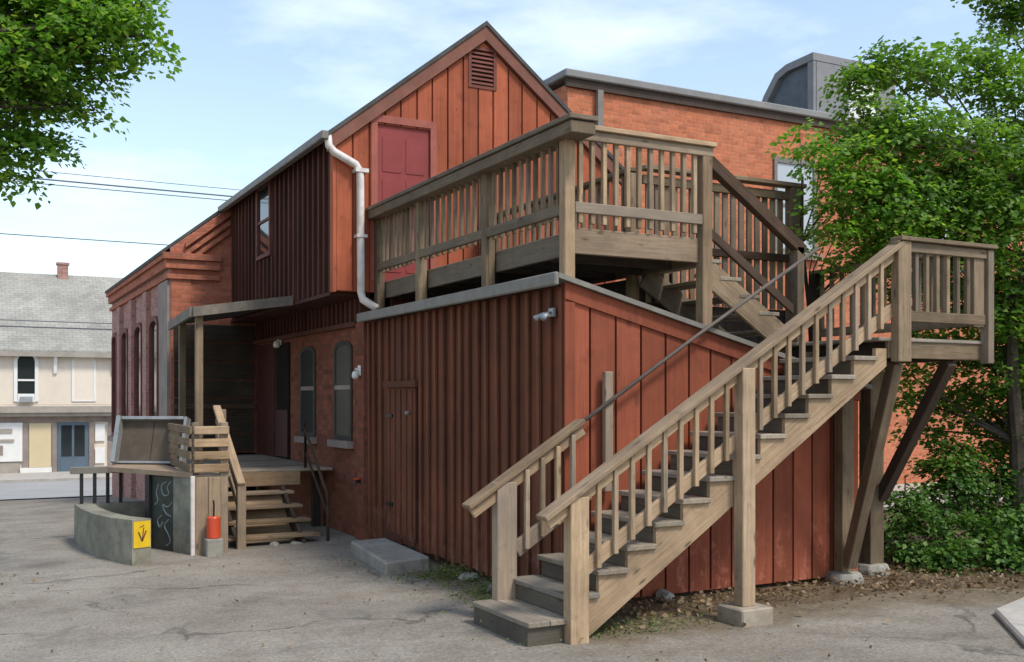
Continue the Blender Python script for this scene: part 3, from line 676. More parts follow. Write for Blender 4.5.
def stringer(y0, y1, mat, nm='stringer'):
    poly = [(rx(2)+.01, -.02), (rx(2)+.01, rise*2-.043)]
    for k in range(2, 14):
        poly.append((rx(k)+.02 if k == 2 else rx(k)+.02, rise*k-.043)); poly.append((rx(k+1)+.02, rise*k-.043))
        poly.append((rx(k+1)+.02, rise*(k+1)-.043)) if k < 13 else poly.append((rx(14)+.02, rise*14-.10))
    poly.append((rx(14)+.16, rise*14-.10)); poly.append((rx(14)+.16, 2.20)); 
    poly.append((4.36, -.02))
    clean = []
    for p in poly:
        if not clean or abs(p[0]-clean[-1][0])+abs(p[1]-clean[-1][1]) > 1e-4: clean.append(p)
    # object with its grain along the slope
    c = Vector((6, (y0+y1)/2, 1.1)); d = Vector((run, 0, rise)).normalized(); up = Vector((-d.z, 0, d.x)); side = up.cross(d)
    vs = []
    me = bpy.data.meshes.new(nm); mt = Matrix((d, side, up)).transposed()
    inv = mt.inverted(); n = len(clean)
    for yy in (y0, y1):
        for p in clean: vs.append(inv @ (Vector((p[0], yy, p[1]))-c))
    fs = [tuple(range(n)), tuple(range(2*n-1, n-1, -1))]+[(i, (i+1) % n, (i+1) % n+n, i+n) for i in range(n)]
    me.from_pydata(vs, [], fs); bm = bmesh.new(); bm.from_mesh(me); bmesh.ops.recalc_face_normals(bm, faces=bm.faces); bm.to_mesh(me); bm.free()
    me.materials.append(M[mat]); o = bpy.data.objects.new(nm, me); COL.objects.link(o); o.parent = st
    m4 = mt.to_4x4(); m4.translation = c-rootloc(st); o.matrix_local = m4
stringer(N0-.02, N0+.022, 'wood'); stringer(N1-.04, N1-.002, 'wood_shaded')
RS = .6185
def rt(x): return 1.0+(x-3.96)*RS             # top of the hand rail
def bevelrail(x0, x1, y, wd=.15, nm='handrail', mat='wood'):
    beam(nm, (x0, y, rt(x0)-.022), (x1, y, rt(x1)-.022), wd, .044, mat, st)
bevelrail(3.95, 7.80, N0-.06, .16)
beam('rail_board', (4.0, N0-.055, rt(4.0)-.10), (7.76, N0-.055, rt(7.76)-.10), .038, .09, 'wood', st)
beam('post', (4.265, N0-.06, -.02), (4.265, N0-.06, rt(4.265)-.06), .17, .115, 'wood', st)
beam('post', (5.925, N0-.09, .13), (5.925, N0-.09, rt(5.925)-.06), .14, .12, 'wood', st)
def low(x): return .515+(x-4.30)*.644
beam('bottom_rail', (4.33, N0-.03, low(4.33)), (7.74, N0-.03, low(7.74)), .042, .115, 'wood', st)
for a, b, n in ((4.30, 5.90, 9), (5.95, 7.72, 10)):
    balusters('baluster', (a, N0-.072), (b, N0-.072), n, lambda t, a=a, b=b: low(a+(b-a)*t)-.06, lambda t, a=a, b=b: rt(a+(b-a)*t)-.07, .042, 'wood', st)
# far side: short railing at the bottom, then a thin pipe rail on the wall
def rtf(x): return 1.0+(x-3.78)*.632
beam('handrail', (3.78, N1+.02, rtf(3.78)-.022), (4.92, N1+.02, rtf(4.92)-.022), .15, .044, 'wood', st)
beam('rail_board', (3.82, N1+.0, rtf(3.82)-.10), (4.92, N1+.0, rtf(4.92)-.10), .038, .10, 'wood', st)
beam('post', (4.14, N1+.01, .01), (4.14, N1+.01, rtf(4.14)-.05), .19, .11, 'wood', st)
def lowf(x): return .56+(x-4.2)*.64
beam('bottom_rail', (4.24, N1+.005, lowf(4.24)), (4.98, N1+.005, lowf(4.98)), .042, .14, 'wood', st)
balusters('baluster', (4.18, N1-.035), (4.95, N1-.035), 4, lambda t: lowf(4.18+.77*t)-.05, lambda t: rtf(4.18+.77*t)-.07, .042, 'wood', st)
mb = MB(); mb.tube([(4.86, N1-.01, rtf(4.86)-.03), (6.2, N1-.01, 2.50), (7.72, N1-.01, 3.42)], .019, 10); mb.build('pipe_handrail', 'pipe_brown', st, smooth=True)
beam('rail_post', (5.21, N1+.035, 1.05), (5.21, N1+.035, 2.14), .085, .06, 'wood_tan', st)
mb = MB(); mb.box(5.76, 6.10, N0-.26, N0+.08, -.06, .13); fo = mb.build('footing', 'footing_grey', st, bevel=.012)

# ------------------------------------------------------------------ stair landing
XL0, XL1, YL0, YL1 = 7.72, 9.02, 7.05, 9.40
LZ = 2.465
ld = thing('landing', 'raised wooden stair landing on braced posts, at the top of the long staircase', 'landing', (8.4, 8.2, 0))
beam('rim_joist', (XL0-.02, YL0+.01, 2.37), (XL1+.03, YL0+.01, 2.37), .045, .19, W, ld)
beam('rim_joist', (XL1, YL0+.035, 2.37), (XL1, YL1, 2.37), .045, .19, W, ld)
beam('rim_joist', (XL0+.02, YL1, 2.37), (XL1-.03, YL1, 2.37), .045, .19, W, ld)
beam('joist', (XL0+.05, YL0+.05, 2.35), (XL0+.05, YL1-.03, 2.35), .045, .16, 'wood_dark', ld)
beam('joist', (8.4, YL0+.05, 2.35), (8.4, YL1-.03, 2.35), .045, .16, 'wood_dark', ld)
for k in range(9):
    y = YL0+.1+k*.272; beam('floor_board', (7.56, y, 2.45), (XL1+.02, y, 2.45), .262, .034, 'tread', ld)
beam('post', (7.815, YL0-.06, 2.24), (7.815, YL0-.06, 3.37), .17, .10, W, ld)
beam('post', (XL1-.005, YL0-.06, 2.24), (XL1-.005, YL0-.06, 3.36), .085, .10, W, ld)
beam('post', (XL1-.13, YL0-.045, 2.60), (XL1-.13, YL0-.045, 3.36), .15, .05, W, ld)
beam('top_rail', (7.75, YL0-.06, 3.392), (XL1+.06, YL0-.06, 3.392), .15, .04, W, ld)
beam('rail_board', (7.90, YL0-.075, 3.32), (XL1-.05, YL0-.075, 3.32), .035, .095, W, ld)
beam('bottom_rail', (7.90, YL0-.06, 2.67), (XL1-.05, YL0-.06, 2.67), .04, .10, W, ld)
balusters('baluster', (7.88, YL0-.045), (8.88, YL0-.045), 6, lambda t: 2.62, lambda t: 3.30, .045, W, ld)
beam('top_rail', (XL1, YL0+.02, 3.392), (XL1, YL1, 3.392), .14, .04, W, ld)
beam('bottom_rail', (XL1, YL0, 2.67), (XL1, YL1-.05, 2.67), .04, .10, W, ld)
balusters('baluster', (XL1, YL0), (XL1, YL1), 14, lambda t: 2.62, lambda t: 3.37, .042, W, ld)
beam('post', (8.11, 8.45-.45, .10), (8.11, 8.0, 2.26), .16, .12, 'wood_shaded', ld)
beam('post', (8.80, 8.28, .10), (8.80, 8.28, 2.26), .20, .17, 'wood_shaded', ld)
beam('post', (9.0, 9.34, .0), (9.0, 9.34, 3.37), .11, .11, 'wood_dark', ld)
beam('post', (8.98, 8.36, .05), (8.98, 8.36, 2.26), .09, .10, 'wood_dark', ld)
beam('brace', (7.87, YL0+.06, 2.24), (8.08, 7.9, .18), .10, .14, 'wood_shaded', ld)
beam('brace', (8.62, YL0+.06, 2.26), (8.88, 8.22, .82), .10, .13, 'rail_dark', ld)
for (x, y) in ((8.11, 8.0), (8.80, 8.28)):
    mb = MB(); mb.lathe((x, y, -.05), [(.20, 0), (.20, .08), (.17, .145), (.10, .155)], 10, 0); mb.build('footing', 'concrete', ld, bevel=.01)

# ------------------------------------------------------------------ upper stair flight, landing to deck
uf = thing('upper_staircase', 'short upper flight of wooden stairs with a dark brown handrail, landing to deck', 'staircase', (7.2, 8.9, LZ))
UY0, UY1 = 8.45, 9.42
def ux(k): return 7.86-.255*k
for k in range(1, 6):
    z = LZ+.168*k; beam('tread', (ux(k)+.13, UY0-.03, z-.02), (ux(k)+.13, UY1+.03, z-.02), .28, .04, 'tread', uf)
for y in (UY0, UY1):
    poly = []
    beam('stringer', (7.90, y, LZ-.02-.06), (6.60, y, DZ-.24), .045, .26, 'wood_shaded', uf)
beam('handrail', (6.60, UY0-.04, 4.33), (7.92, UY0-.04, 3.46), .10, .12, 'rail_dark', uf)
beam('post', (7.86, UY0-.04, 2.25), (7.86, UY0-.04, 3.50), .10, .10, 'wood_shaded', uf)
beam('bottom_rail', (6.62, UY0-.03, 3.62), (7.82, UY0-.03, 2.82), .04, .09, 'rail_dark', uf)
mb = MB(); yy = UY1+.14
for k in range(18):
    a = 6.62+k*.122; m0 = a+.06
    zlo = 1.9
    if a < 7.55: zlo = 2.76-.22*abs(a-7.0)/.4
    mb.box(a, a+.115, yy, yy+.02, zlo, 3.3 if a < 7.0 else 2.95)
mb.build('shade_boards', 'wood_dark', uf)  # added dark panel standing for shade below the upper flight
# level-topped guard on the far side, tall slats
beam('guard_rail', (6.62, UY1+.07, 4.43), (8.95, UY1+.07, 4.43), .15, .05, 'wood_shaded', uf)
beam('guard_rail', (6.62, UY1+.07, 4.30), (8.95, UY1+.07, 4.30), .04, .10, 'wood_shaded', uf)
beam('guard_rail', (6.62, UY1+.07, 3.56), (8.8, UY1+.07, 3.56), .04, .09, 'rail_dark', uf)
beam('post', (8.80, UY1+.06, .0), (8.80, UY1+.06, 4.40), .17, .13, 'wood_shaded', uf)
balusters('slat', (6.60, UY1+.10), (8.74, UY1+.10), 17, lambda t: 2.95, lambda t: 4.36, .072, 'wood_shaded', uf, .03)

# ------------------------------------------------------------------ porch
porch = thing('porch', 'small porch with sloping grey roof on thin posts beside the brick wall', 'porch', (3.9, 15.3, 0))
mb = MB(); b0 = [(2.93, 15.2, 3.13), (4.80, 15.2, 3.42), (4.80, 18.9, 3.42), (3.26, 18.9, 3.16)]
mb.hexa(b0+[(x, y, z+.05) for x, y, z in b0]); mb.build('roof', 'roof', porch)
mb = MB(); mb.hexa([(2.91, 15.15, 3.05), (4.34, 15.15, 3.27), (4.34, 15.198, 3.27), (2.91, 15.198, 3.05), (2.91, 15.15, 3.19), (4.34, 15.15, 3.41), (4.34, 15.198, 3.41), (2.91, 15.198, 3.19)])
mb.hexa([(2.87, 15.2, 3.05), (2.925, 15.2, 3.05), (3.25, 18.9, 3.08), (3.20, 18.9, 3.08), (2.87, 15.2, 3.19), (2.925, 15.2, 3.19), (3.25, 18.9, 3.22), (3.20, 18.9, 3.22)])
mb.build('fascia', 'porch_grey', porch)
beam('post', (3.02, 15.32, .9), (3.02, 15.32, 3.11), .10, .10, 'wood', porch)
beam('post', (3.13, 17.2, .9), (3.13, 17.2, 3.11), .10, .10, 'wood_shaded', porch)
for k in range(14):
    y = 14.78+k*.3; beam('floor_board', (3.0, y, .872), (4.78, y, .872), .29, .035, 'tread', porch)
for x in (3.05, 4.7):
    for y in (15.2, 18.4):
        beam('pier', (x, y, -.3), (x, y, .85), .12, .12, 'wood_dark', porch)
beam('fascia_beam', (3.02, 14.66, .775), (4.3, 14.66, .775), .045, .225, 'wood_tan', porch)
mb = MB()
for k in range(7): mb.box(3.36+k*.0, 4.78, YF-.06, YF-.022, .92+k*.33, .92+k*.33+.315)
mb.build('back_boards', 'wood_dark', porch)  # boards darkened in colour to deepen the porch shade
beam('back_rail', (3.36, YF-.10, 1.75), (4.78, YF-.10, 1.75), .04, .09, 'rail_dark', porch)

steps = thing('porch_steps', 'open wooden porch steps with a weathered left handrail', 'steps', (3.6, 13.5, 0))
for k in range(4):
    z = .105+.165*k; y = 13.52+.30*k
    beam('tread', (2.98, y+.13, z-.02), (4.24-.03*k, y+.13, z-.02), .27, .042, 'wood', steps)
for x in (3.16, 4.02):
    beam('stringer', (x, 13.55, -.08), (x, 14.64, .60), .05, .2, 'wood_dark', steps)
mb = MB(); mb.hexa([(3.2, 13.9, -.1), (4.0, 13.9, -.1), (4.0, 14.6, .2), (3.2, 14.6, .2), (3.2, 13.92, -.05), (4.0, 13.92, -.05), (4.0, 14.6, .6), (3.2, 14.6, .6)])
mb.build('riser_board', 'wood_tan', steps)
beam('post', (3.17, 13.42, -.05), (3.17, 13.42, .82), .11, .09, 'wood', steps)
beam('handrail', (3.16, 13.36, .80), (3.20, 15.0, 1.78), .10, .05, 'wood', steps)
beam('handrail', (3.16, 13.40, .64), (3.20, 15.0, 1.60), .03, .10, 'wood', steps)
beam('handrail', (3.16, 13.46, .46), (3.20, 15.0, 1.40), .03, .09, 'wood', steps)
beam('post', (3.28, 15.0, .85), (3.28, 15.0, 1.74), .09, .09, 'wood', steps)
mb = MB(); mb.tube([(4.36, 13.55, .45), (4.36, 13.6, .62), (4.42, 14.75, 1.40), (4.42, 14.8, 1.55), (4.42, 14.8, .88)], .022, 8)
mb.tube([(4.36, 13.56, -.05), (4.36, 13.55, .46)], .022, 8); mb.tube([(4.37, 13.62, .34), (4.42, 14.75, 1.1)], .018, 8)
mb.build('pipe_handrail', 'rail_dark', steps, smooth=True)

walk = thing('side_walkway', 'tan boarded raised walk end with horizontal slat railing beside the porch steps', 'walkway', (2.75, 13.3, 0))
for k in range(2): beam('front_board', (2.61+.155*k, 13.08, -.05), (2.61+.155*k, 13.08, .93), .15, .035, 'wood_tan', walk)
beam('edge_trim', (2.50, 13.06, -.05), (2.50, 13.06, .95), .05, .06, 'white_pipe', walk)
for k in range(7): beam('floor_board', (2.5, 13.24+.29*k, .94), (2.98, 13.24+.29*k, .94), .28, .035, 'tread', walk)
beam('side_board', (2.53, 13.12, .8), (2.53, 15.2, .8), .04, .22, 'wood_shaded', walk)
beam('post', (2.89, 13.14, -.05), (2.89, 13.14, 1.60), .09, .09, 'wood_tan', walk)
beam('post', (2.55, 13.16, .96), (2.55, 13.16, 1.60), .08, .08, 'wood_shaded', walk)
beam('post', (2.62, 15.15, -.1), (2.62, 15.15, 1.62), .08, .08, 'wood_shaded', walk)
for k in range(4):
    z = 1.04+.155*k
    beam('slat', (2.52, 13.07, z), (2.94, 13.07, z), .03, .10, 'wood_tan', walk)
    beam('slat', (2.49, 13.12, z), (2.56, 15.2, z), .03, .10, 'wood_shaded', walk)

# ------------------------------------------------------------------ cellar entrance beside the porch
wall = thing('concrete_wall', 'low curved mossy concrete wall with a yellow sign on its end', 'wall', (1.6, 13.6, 0))
cl = [(1.36, 15.2), (1.36, 14.4), (1.42, 13.6), (1.54, 12.95), (1.72, 12.46)]
mb = MB()
L_, R_ = [], []
for i, p in enumerate(cl):
    a = Vector(cl[max(i-1, 0)]); b = Vector(cl[min(i+1, len(cl)-1)]); d = (b-a).normalized(); nn = Vector((-d.y, d.x))
    L_.append(Vector(p)); R_.append(Vector(p)+nn*.23)
for i in range(len(cl)-1):
    a, b, c, d = L_[i], L_[i+1], R_[i+1], R_[i]; z = .48+.01*i; z2 = .48+.01*(i+1)
    mb.add([(a.x, a.y, -.3), (b.x, b.y, -.3), (c.x, c.y, -.3), (d.x, d.y, -.3), (a.x, a.y, z), (b.x, b.y, z2), (c.x, c.y, z2), (d.x, d.y, z)],
           [(4, 5, 6, 7), (0, 1, 5, 4), (3, 7, 6, 2)]+([(0, 4, 7, 3)] if i == 0 else [])+([(1, 2, 6, 5)] if i == len(cl)-2 else []), .5)
mb.box(1.592, 2.3, 14.98, 15.2, -.3, .48)
mb.build('wall', 'concrete_green', wall)
e0, e1 = L_[-1], R_[-1]; ed = (e1-e0).normalized(); en = Vector((ed.y, -ed.x))
def endp(u, v, o): p = e0+ed*u+en*o; return (p.x, p.y, v)
mb = MB(); mb.hexa([endp(.012, .20, .003), endp(.218, .20, .003), endp(.218, .20, .010), endp(.012, .20, .010), endp(.012, .50, .003), endp(.218, .50, .003), endp(.218, .50, .010), endp(.012, .50, .010)])
sg = mb.build('sign', 'yellow', wall)
mb = MB()
def mark(pts, wdt=.016):
    for (a, b) in zip(pts, pts[1:]):
        d = Vector((b[0]-a[0], b[1]-a[1])).normalized(); q = Vector((-d.y, d.x))*wdt/2
        ps = [(a[0]-q.x, a[1]-q.y), (b[0]-q.x, b[1]-q.y), (b[0]+q.x, b[1]+q.y), (a[0]+q.x, a[1]+q.y)]
        mb.hexa([endp(*p, .0105) for p in ps]+[endp(*p, .0125) for p in ps])
mark([(.07, .38), (.115, .27), (.165, .39)]); mark([(.115, .27), (.135, .43)], .012); mark([(.09, .43), (.14, .455)], .010)
mb.build('symbol', 'trim_brown', sg)

rail = thing('cellar_railing', 'short black upright railing on the concrete wall under a grey rail', 'railing', (1.7, 15.1, .48))
beam('top_rail', (1.30, 15.1, .93), (2.05, 15.1, .93), .10, .09, 'grey_trim', rail)
first = None
for k in range(4):
    x = 1.44+.165*k
    if first is None: first = beam('upright', (x, 15.1, .47), (x, 15.1, .89), .045, .045, 'black', rail)
    else: copy_at(first, (x, 15.1, .68))

# counter-like cellar cover
q0, q1, q2, q3 = Vector((2.50, 13.06)), Vector((1.72, 14.72)), Vector((2.20, 15.55)), Vector((2.98, 15.2))
q2 = Vector((2.06, 14.96)); q2 = Vector((2.08, 15.7)); q3 = Vector((2.47, 15.3))
cv = thing('cellar_entrance', 'cellar stair enclosure with tan plywood top and graffitied dark side panel', 'cellar entrance', (2.2, 14, 0))
mb = MB(); pl = [q0, q1, q2, q3]
mb.hexa([(p.x, p.y, .93) for p in pl]+[(p.x, p.y, .99) for p in pl]); mb.build('plywood_top', 'wood_tan', cv)
dirv = (q1-q0).normalized(); nrm = Vector((-dirv.y, dirv.x)); 
if nrm.x > 0: nrm = -nrm                           # towards the camera's left
def side(s0, s1, z0, z1, o0, o1):
    ps = []
    for z in (z0, z1):
        for (s_, o_) in ((s0, o0), (s1, o0), (s1, o1), (s0, o1)):
            p = q0+dirv*s_+nrm*o_; ps.append((p.x, p.y, z))
    return ps
MB().hexa(side(.03, .42, -.1, .928, -.06, -.02)).build('side_panel', 'concrete_green', cv)
gp = MB().hexa(side(.425, .90, -.1, .928, -.09, -.05)).build('graffiti_panel', 'panel_green', cv)
MB().hexa(side(.90, .99, -.1, .928, -.07, .0)).build('corner_post', 'black', cv)
mb = MB()
def scrib(pts):
    for _ in range(2):
        q_ = [pts[0]]
        for (a0, a1), (b0_, b1_) in zip(pts, pts[1:]): q_ += [(a0*.75+b0_*.25, a1*.75+b1_*.25), (a0*.25+b0_*.75, a1*.25+b1_*.75)]
        pts = q_+[pts[-1]]
    v3 = []
    for s_, z in pts: p = q0+dirv*s_+nrm*(-.047); v3.append((p.x, p.y, z))
    mb.tube(v3, .009, 5)
scrib([(.5, .86), (.6, .78), (.52, .7), (.66, .66), (.72, .8), (.6, .85)]); scrib([(.48, .6), (.58, .52), (.7, .58), (.62, .45), (.5, .42)])
scrib([(.55, .38), (.66, .3), (.56, .2), (.5, .1), (.6, .05)]); scrib([(.76, .82), (.82, .7), (.76, .6), (.84, .55)]); scrib([(.7, .42), (.8, .36), (.74, .25), (.68, .34)])
mb.build('graffiti', 'chalk', gp)
mb = MB(); mb.hexa(side(1.0, 1.85, -.5, -.3, -.9, -.02)); mb.build('stair_floor', 'concrete_green', cv)

lid = thing('hatch_lid', 'propped open grey metal hatch lid with brown two-panel underside', 'hatch lid', (2.2, 15.2, 1.0))
b0, b1 = Vector((1.98, 16.1)), Vector((2.52, 14.55))
b0, b1 = Vector((1.86, 15.28)), Vector((2.68, 14.72))
du = (b1-b0).normalized(); dn = Vector((-du.y, du.x)); 
if dn.y < 0: dn = -dn                               # leaning away
tilt = .28; Wd = (b1-b0).length; Hh = .66
def LP(u, v, d):                                    # u along, v up the lid, d behind its face
    p = b0+du*(u*Wd)+dn*(v*Hh*math.sin(tilt)+d*math.cos(tilt)); return (p.x, p.y, 1.0+v*Hh*math.cos(tilt)-d*math.sin(tilt))
def lidbox(u0, u1, v0, v1, d0, d1):
    m_ = MB(); m_.hexa([LP(u0, v0, d0), LP(u1, v0, d0), LP(u1, v0, d1), LP(u0, v0, d1), LP(u0, v1, d0), LP(u1, v1, d0), LP(u1, v1, d1), LP(u0, v1, d1)]); return m_
lidbox(0, 1, 0, 1, .08, .11).build('skin', 'hatch_grey', lid)
for a in ((0, .06, 0, 1, -.10, .078), (.96, 1, 0, 1, -.04, .078), (.061, .959, .93, 1, -.06, .078), (.061, .959, 0, .05, -.03, .078)):
    lidbox(*a).build('frame', 'hatch_grey', lid, bevel=.006)
lidbox(.062, .505, .052, .928, .03, .06).build('inner_panel', 'brown_panel', lid)
lidbox(.515, .957, .052, .928, .03, .06).build('inner_panel', 'brown_panel', lid)

mb = MB(); blk = MB().box(2.62, 2.82, 12.82, 13.02, -.03, .20).build('concrete_block', 'concrete', bevel=.012); tag(blk, 'pale concrete block under the red cylinder beside the porch steps', 'block')
ex = thing('gas_cylinder', 'small red-orange canister with a thin black spout standing on a pale concrete block', 'cylinder', (2.72, 12.92, .2))
MB().lathe((2.72, 12.92, .2), [(.07, 0), (.082, .008), (.082, .25), (.074, .262), (.02, .266)], 18, 0).build('body', 'red_plastic', ex)
MB().tube([(2.72, 12.92, .46), (2.725, 12.925, .60), (2.72, 12.93, .66)], .012, 6).build('spout', 'black', ex)

# ------------------------------------------------------------------ small things on the walls and ground
sl = MB(); sl.hexa([(4.05, 10.60, -.04), (4.62, 10.72, -.04), (4.72, 12.35, -.04), (4.26, 12.35, -.04), (4.05, 10.60, .13), (4.62, 10.72, .14), (4.72, 12.35, .15), (4.26, 12.35, .14)])
tag(sl.build('stone_step', 'concrete', bevel=.02), 'flat grey concrete doorstep slab on the ground under the shed door', 'step')
sl = MB(); sl.prism([(8.05, 6.17), (7.15, 5.2), (8.6, 4.9), (9.8, 6.2), (9.3, 6.6)], 'Z', -.02, .05); tag(sl.build('pale_slab', 'pale_stone', bevel=.02), 'pale flat stone slab lying at the right edge of the asphalt', 'slab')

def lamp(name, label, loc, face, sc=1):
    t = thing(name, label, 'lamp', loc)
    x, y, z = loc; m_ = MB(); m_.box(x-.012 if face == 'X' else x-.05, x+.0 if face == 'X' else x+.05, y-.05 if face == 'X' else y-.0, y+.05 if face == 'X' else y+.012, z-.07, z+.07); m_.build('back_plate', 'white', t, bevel=.003)
    m_ = MB(); px = (-.09, 0) if face == 'X' else (0, -.09)
    m_.tube([(x, y, z), (x+px[0]*.7, y+px[1]*.7, z+.02)], .018, 8); m_.build('arm', 'white', t)
    m_ = MB(); m_.lathe((x+px[0]*sc*1.1, y+px[1]*sc*1.1, z-.06), [(.02*sc, .09*sc), (.05*sc, .085*sc), (.075*sc, .03), (.085*sc, -.02), (.06*sc, -.05), (.02*sc, -.055)], 16, 0); m_.build('shade', 'lamp_glass', t, smooth=True)
lamp('wall_lamp', 'white wall lamp on the brick corner beside the shed', (XB-.062, YG+.12, 2.27), 'X', .6)
lamp('porch_lamp', 'round white lamp over the dark porch door', (XB-.031, 17.45, 2.86), 'X', .7)
fl = thing('floodlight', 'pale grey twin floodlight under the shed eave by its front corner', 'lamp', (XS-.02, 8.28, 2.68))
m_ = MB(); m_.box(XS-.04, XS-.004, 8.24, 8.32, 2.64, 2.72); m_.build('junction_box', 'hatch_grey', fl, bevel=.004)
for dy in (-.06, .06):
    m_ = MB(); m_.tube([(XS-.04, 8.28, 2.68), (XS-.09, 8.28+dy*.6, 2.67), (XS-.11, 8.28+dy, 2.65), (XS-.16, 8.28+dy*1.15, 2.62)], [.010, .014, .022, .034], 10); m_.build('lamp_head', 'hatch_grey', fl, smooth=True)
hb = thing('hose_tap', 'small red tap low on the brick corner beside the shed', 'tap', (XB-.062, YG+.1, .78))
MB().tube([(XB-.062, YG+.1, .78), (XB-.12, YG+.1, .78), (XB-.14, YG+.1, .73)], .02, 8).build('spout', 'black', hb)
MB().lathe((XB-.11, YG+.1, .80), [(.01, 0), (.05, .005), (.055, .02), (.01, .028)], 10).build('wheel', 'red_plastic', hb)

# ------------------------------------------------------------------ tall brick building behind
YBK, XBK = 16.5, 9.85
bb = thing('brick_building', 'tall orange brick building with grey coping behind the gable house', 'building', (16, YBK, 0))
mb = MB(); mb.box(XBK, 32, YBK, YBK+.4, -.3, 7.66); mb.box(XBK, XBK+.4, YBK+.4, 30, -.3, 7.66); mb.box(31.6, 32, YBK+.4, 30, -.3, 7.66); mb.build('wall', 'brick_big', bb)
mb = MB(); mb.box(XBK-.12, 32.1, YBK-.14, YBK+.5, 7.755, 7.90); mb.box(XBK-.12, XBK+.5, YBK+.5, 30, 7.755, 7.90); mb.build('coping', 'coping', bb, bevel=.02)
mb = MB(); mb.box(XBK-.06, 32, YBK-.07, YBK-.003, 7.60, 7.75); mb.build('cornice', 'cornice_brown', bb)
mb = MB(); mb.box(XBK+.3, 31.8, YBK+.4, 29.9, 7.3, 7.5); mb.build('roof', 'roof', bb)
mb = MB(); mb.box(10.43, 10.55, YBK-.13, YBK-.055, .2, 7.6); mb.build('downspout', 'grey_trim', bb)
for x0 in (14.75, 19.0, 23.3):
    mb = MB(); x1 = x0+1.15; z0, z1 = 4.9, 6.86
    mb.box(x0, x0+.08, YBK-.05, YBK-.003, z0, z1); mb.box(x1-.08, x1, YBK-.05, YBK-.003, z0, z1); mb.box(x0+.081, x1-.081, YBK-.05, YBK-.003, z0, z0+.08); mb.box(x0+.081, x1-.081, YBK-.05, YBK-.003, z1-.12, z1)
    mb.box(x0+.081, x1-.081, YBK-.04, YBK-.003, (z0+z1)/2-.03, (z0+z1)/2+.03)
    fr = mb.build('window', 'grey_trim', bb); MB().box(x0+.082, x1-.082, YBK-.02, YBK-.004, z0+.082, z1-.122).build('pane', 'glass_sky', fr)
    MB().box(x0-.1, x1+.1, YBK-.12, YBK-.051, z0-.12, z0-.002).build('sill', 'pilaster_grey', fr)
ph = thing('rooftop_dormer', 'dark slate rooftop dormer with a sloping back and pale grey front on the brick building', 'dormer', (18.5, 19, 7.5))
X0d, Y0d = 17.83, 18.5
prof = [(Y0d, 7.51), (20.6, 7.51), (20.3, 8.7), (20.05, 9.34), (19.69, 9.78), (19.34, 9.9), (Y0d, 9.93)]
mb = MB(); mb.prism(prof, 'X', X0d, X0d+2.6); mb.build('body', 'slate', ph)
mb = MB(); edge = [(20.68, 8.6), (20.15, 9.42), (19.74, 9.87), (19.36, 9.985), (Y0d-.06, 10.02)]; inn = [(20.36, 8.6), (20.0, 9.28), (19.64, 9.70), (19.32, 9.81), (Y0d-.06, 9.84)]
for i in range(4): mb.prism([edge[i], edge[i+1], inn[i+1], inn[i]], 'X', X0d-.12, X0d+2.7)
mb.build('trim', 'slate_pale', ph)
mb = MB(); mb.box(X0d-.02, X0d+2.6, Y0d-.05, Y0d-.002, 7.51, 9.83); mb.box(X0d-.10, X0d-.004, Y0d-.05, Y0d+.14, 7.51, 9.835); mb.build('front', 'slate_pale', ph)
mb = MB(); mb.box(X0d+1.0, X0d+1.9, Y0d-.09, Y0d-.051, 8.45, 9.5); mb.build('window', 'white', ph)

# ------------------------------------------------------------------ cream building across the street
YC, GZc = 49.0, -1.42
ch = thing('cream_building', 'cream two-storey shop house with grey shingle roof across the street', 'building', (3, YC, GZc))
mb = MB(); mb.box(-16, 14, YC, YC+9, GZc, 3.95); mb.build('wall', 'cream', ch)
mb = MB()
for k in range(27): mb.box(-16, 14, YC-.016, YC-.001, 1.62+k*.085, 1.62+k*.085+.078)
mb.build('clapboard', 'cream', ch)
mb = MB(); mb.hexa([(-16.4, YC-.35, 3.78), (14.4, YC-.35, 3.78), (14.4, YC+4.5, 7.55), (-16.4, YC+4.5, 7.55), (-16.4, YC-.35, 3.93), (14.4, YC-.35, 3.93), (14.4, YC+4.5, 7.70), (-16.4, YC+4.5, 7.70)])
mb.hexa([(-16.4, YC+4.5, 7.55), (14.4, YC+4.5, 7.55), (14.4, YC+9.35, 3.78), (-16.4, YC+9.35, 3.78), (-16.4, YC+4.5, 7.70), (14.4, YC+4.5, 7.70), (14.4, YC+9.35, 3.93), (-16.4, YC+9.35, 3.93)])
rf = mb.build('roof', 'shingle', ch)
mb = MB(); mb.box(4.05, 4.5, YC+4.2, YC+4.65, 7.4, 8.15); mb.box(4.0, 4.55, YC+4.15, YC+4.7, 8.152, 8.25); mb.build('chimney', 'brick_side', rf)
mb = MB(); mb.box(-16.3, 14.3, YC-.4, YC-.352, 3.66, 3.86); mb.build('eave_board', 'stone_grey', ch)
mb = MB(); mb.box(-16, 14, YC-.55, YC-.02, 1.28, 1.55); mb.box(-16, 14, YC-.42, YC-.02, 1.12, 1.278); mb.build('shop_cornice', 'stone_grey', ch)
mb = MB()
mb.box(-16, 14, YC-.06, YC-.017, .86, 1.118); mb.build('shop_fascia', 'pilaster_grey', ch)
for x in (3.62, 5.95):
    mb = MB(); mb.prism([(YC-.30, 3.66), (YC-.02, 3.66), (YC-.02, 2.95), (YC-.10, 2.95), (YC-.16, 3.3)], 'X', x-.07, x+.07); mb.build('bracket', 'white', ch)
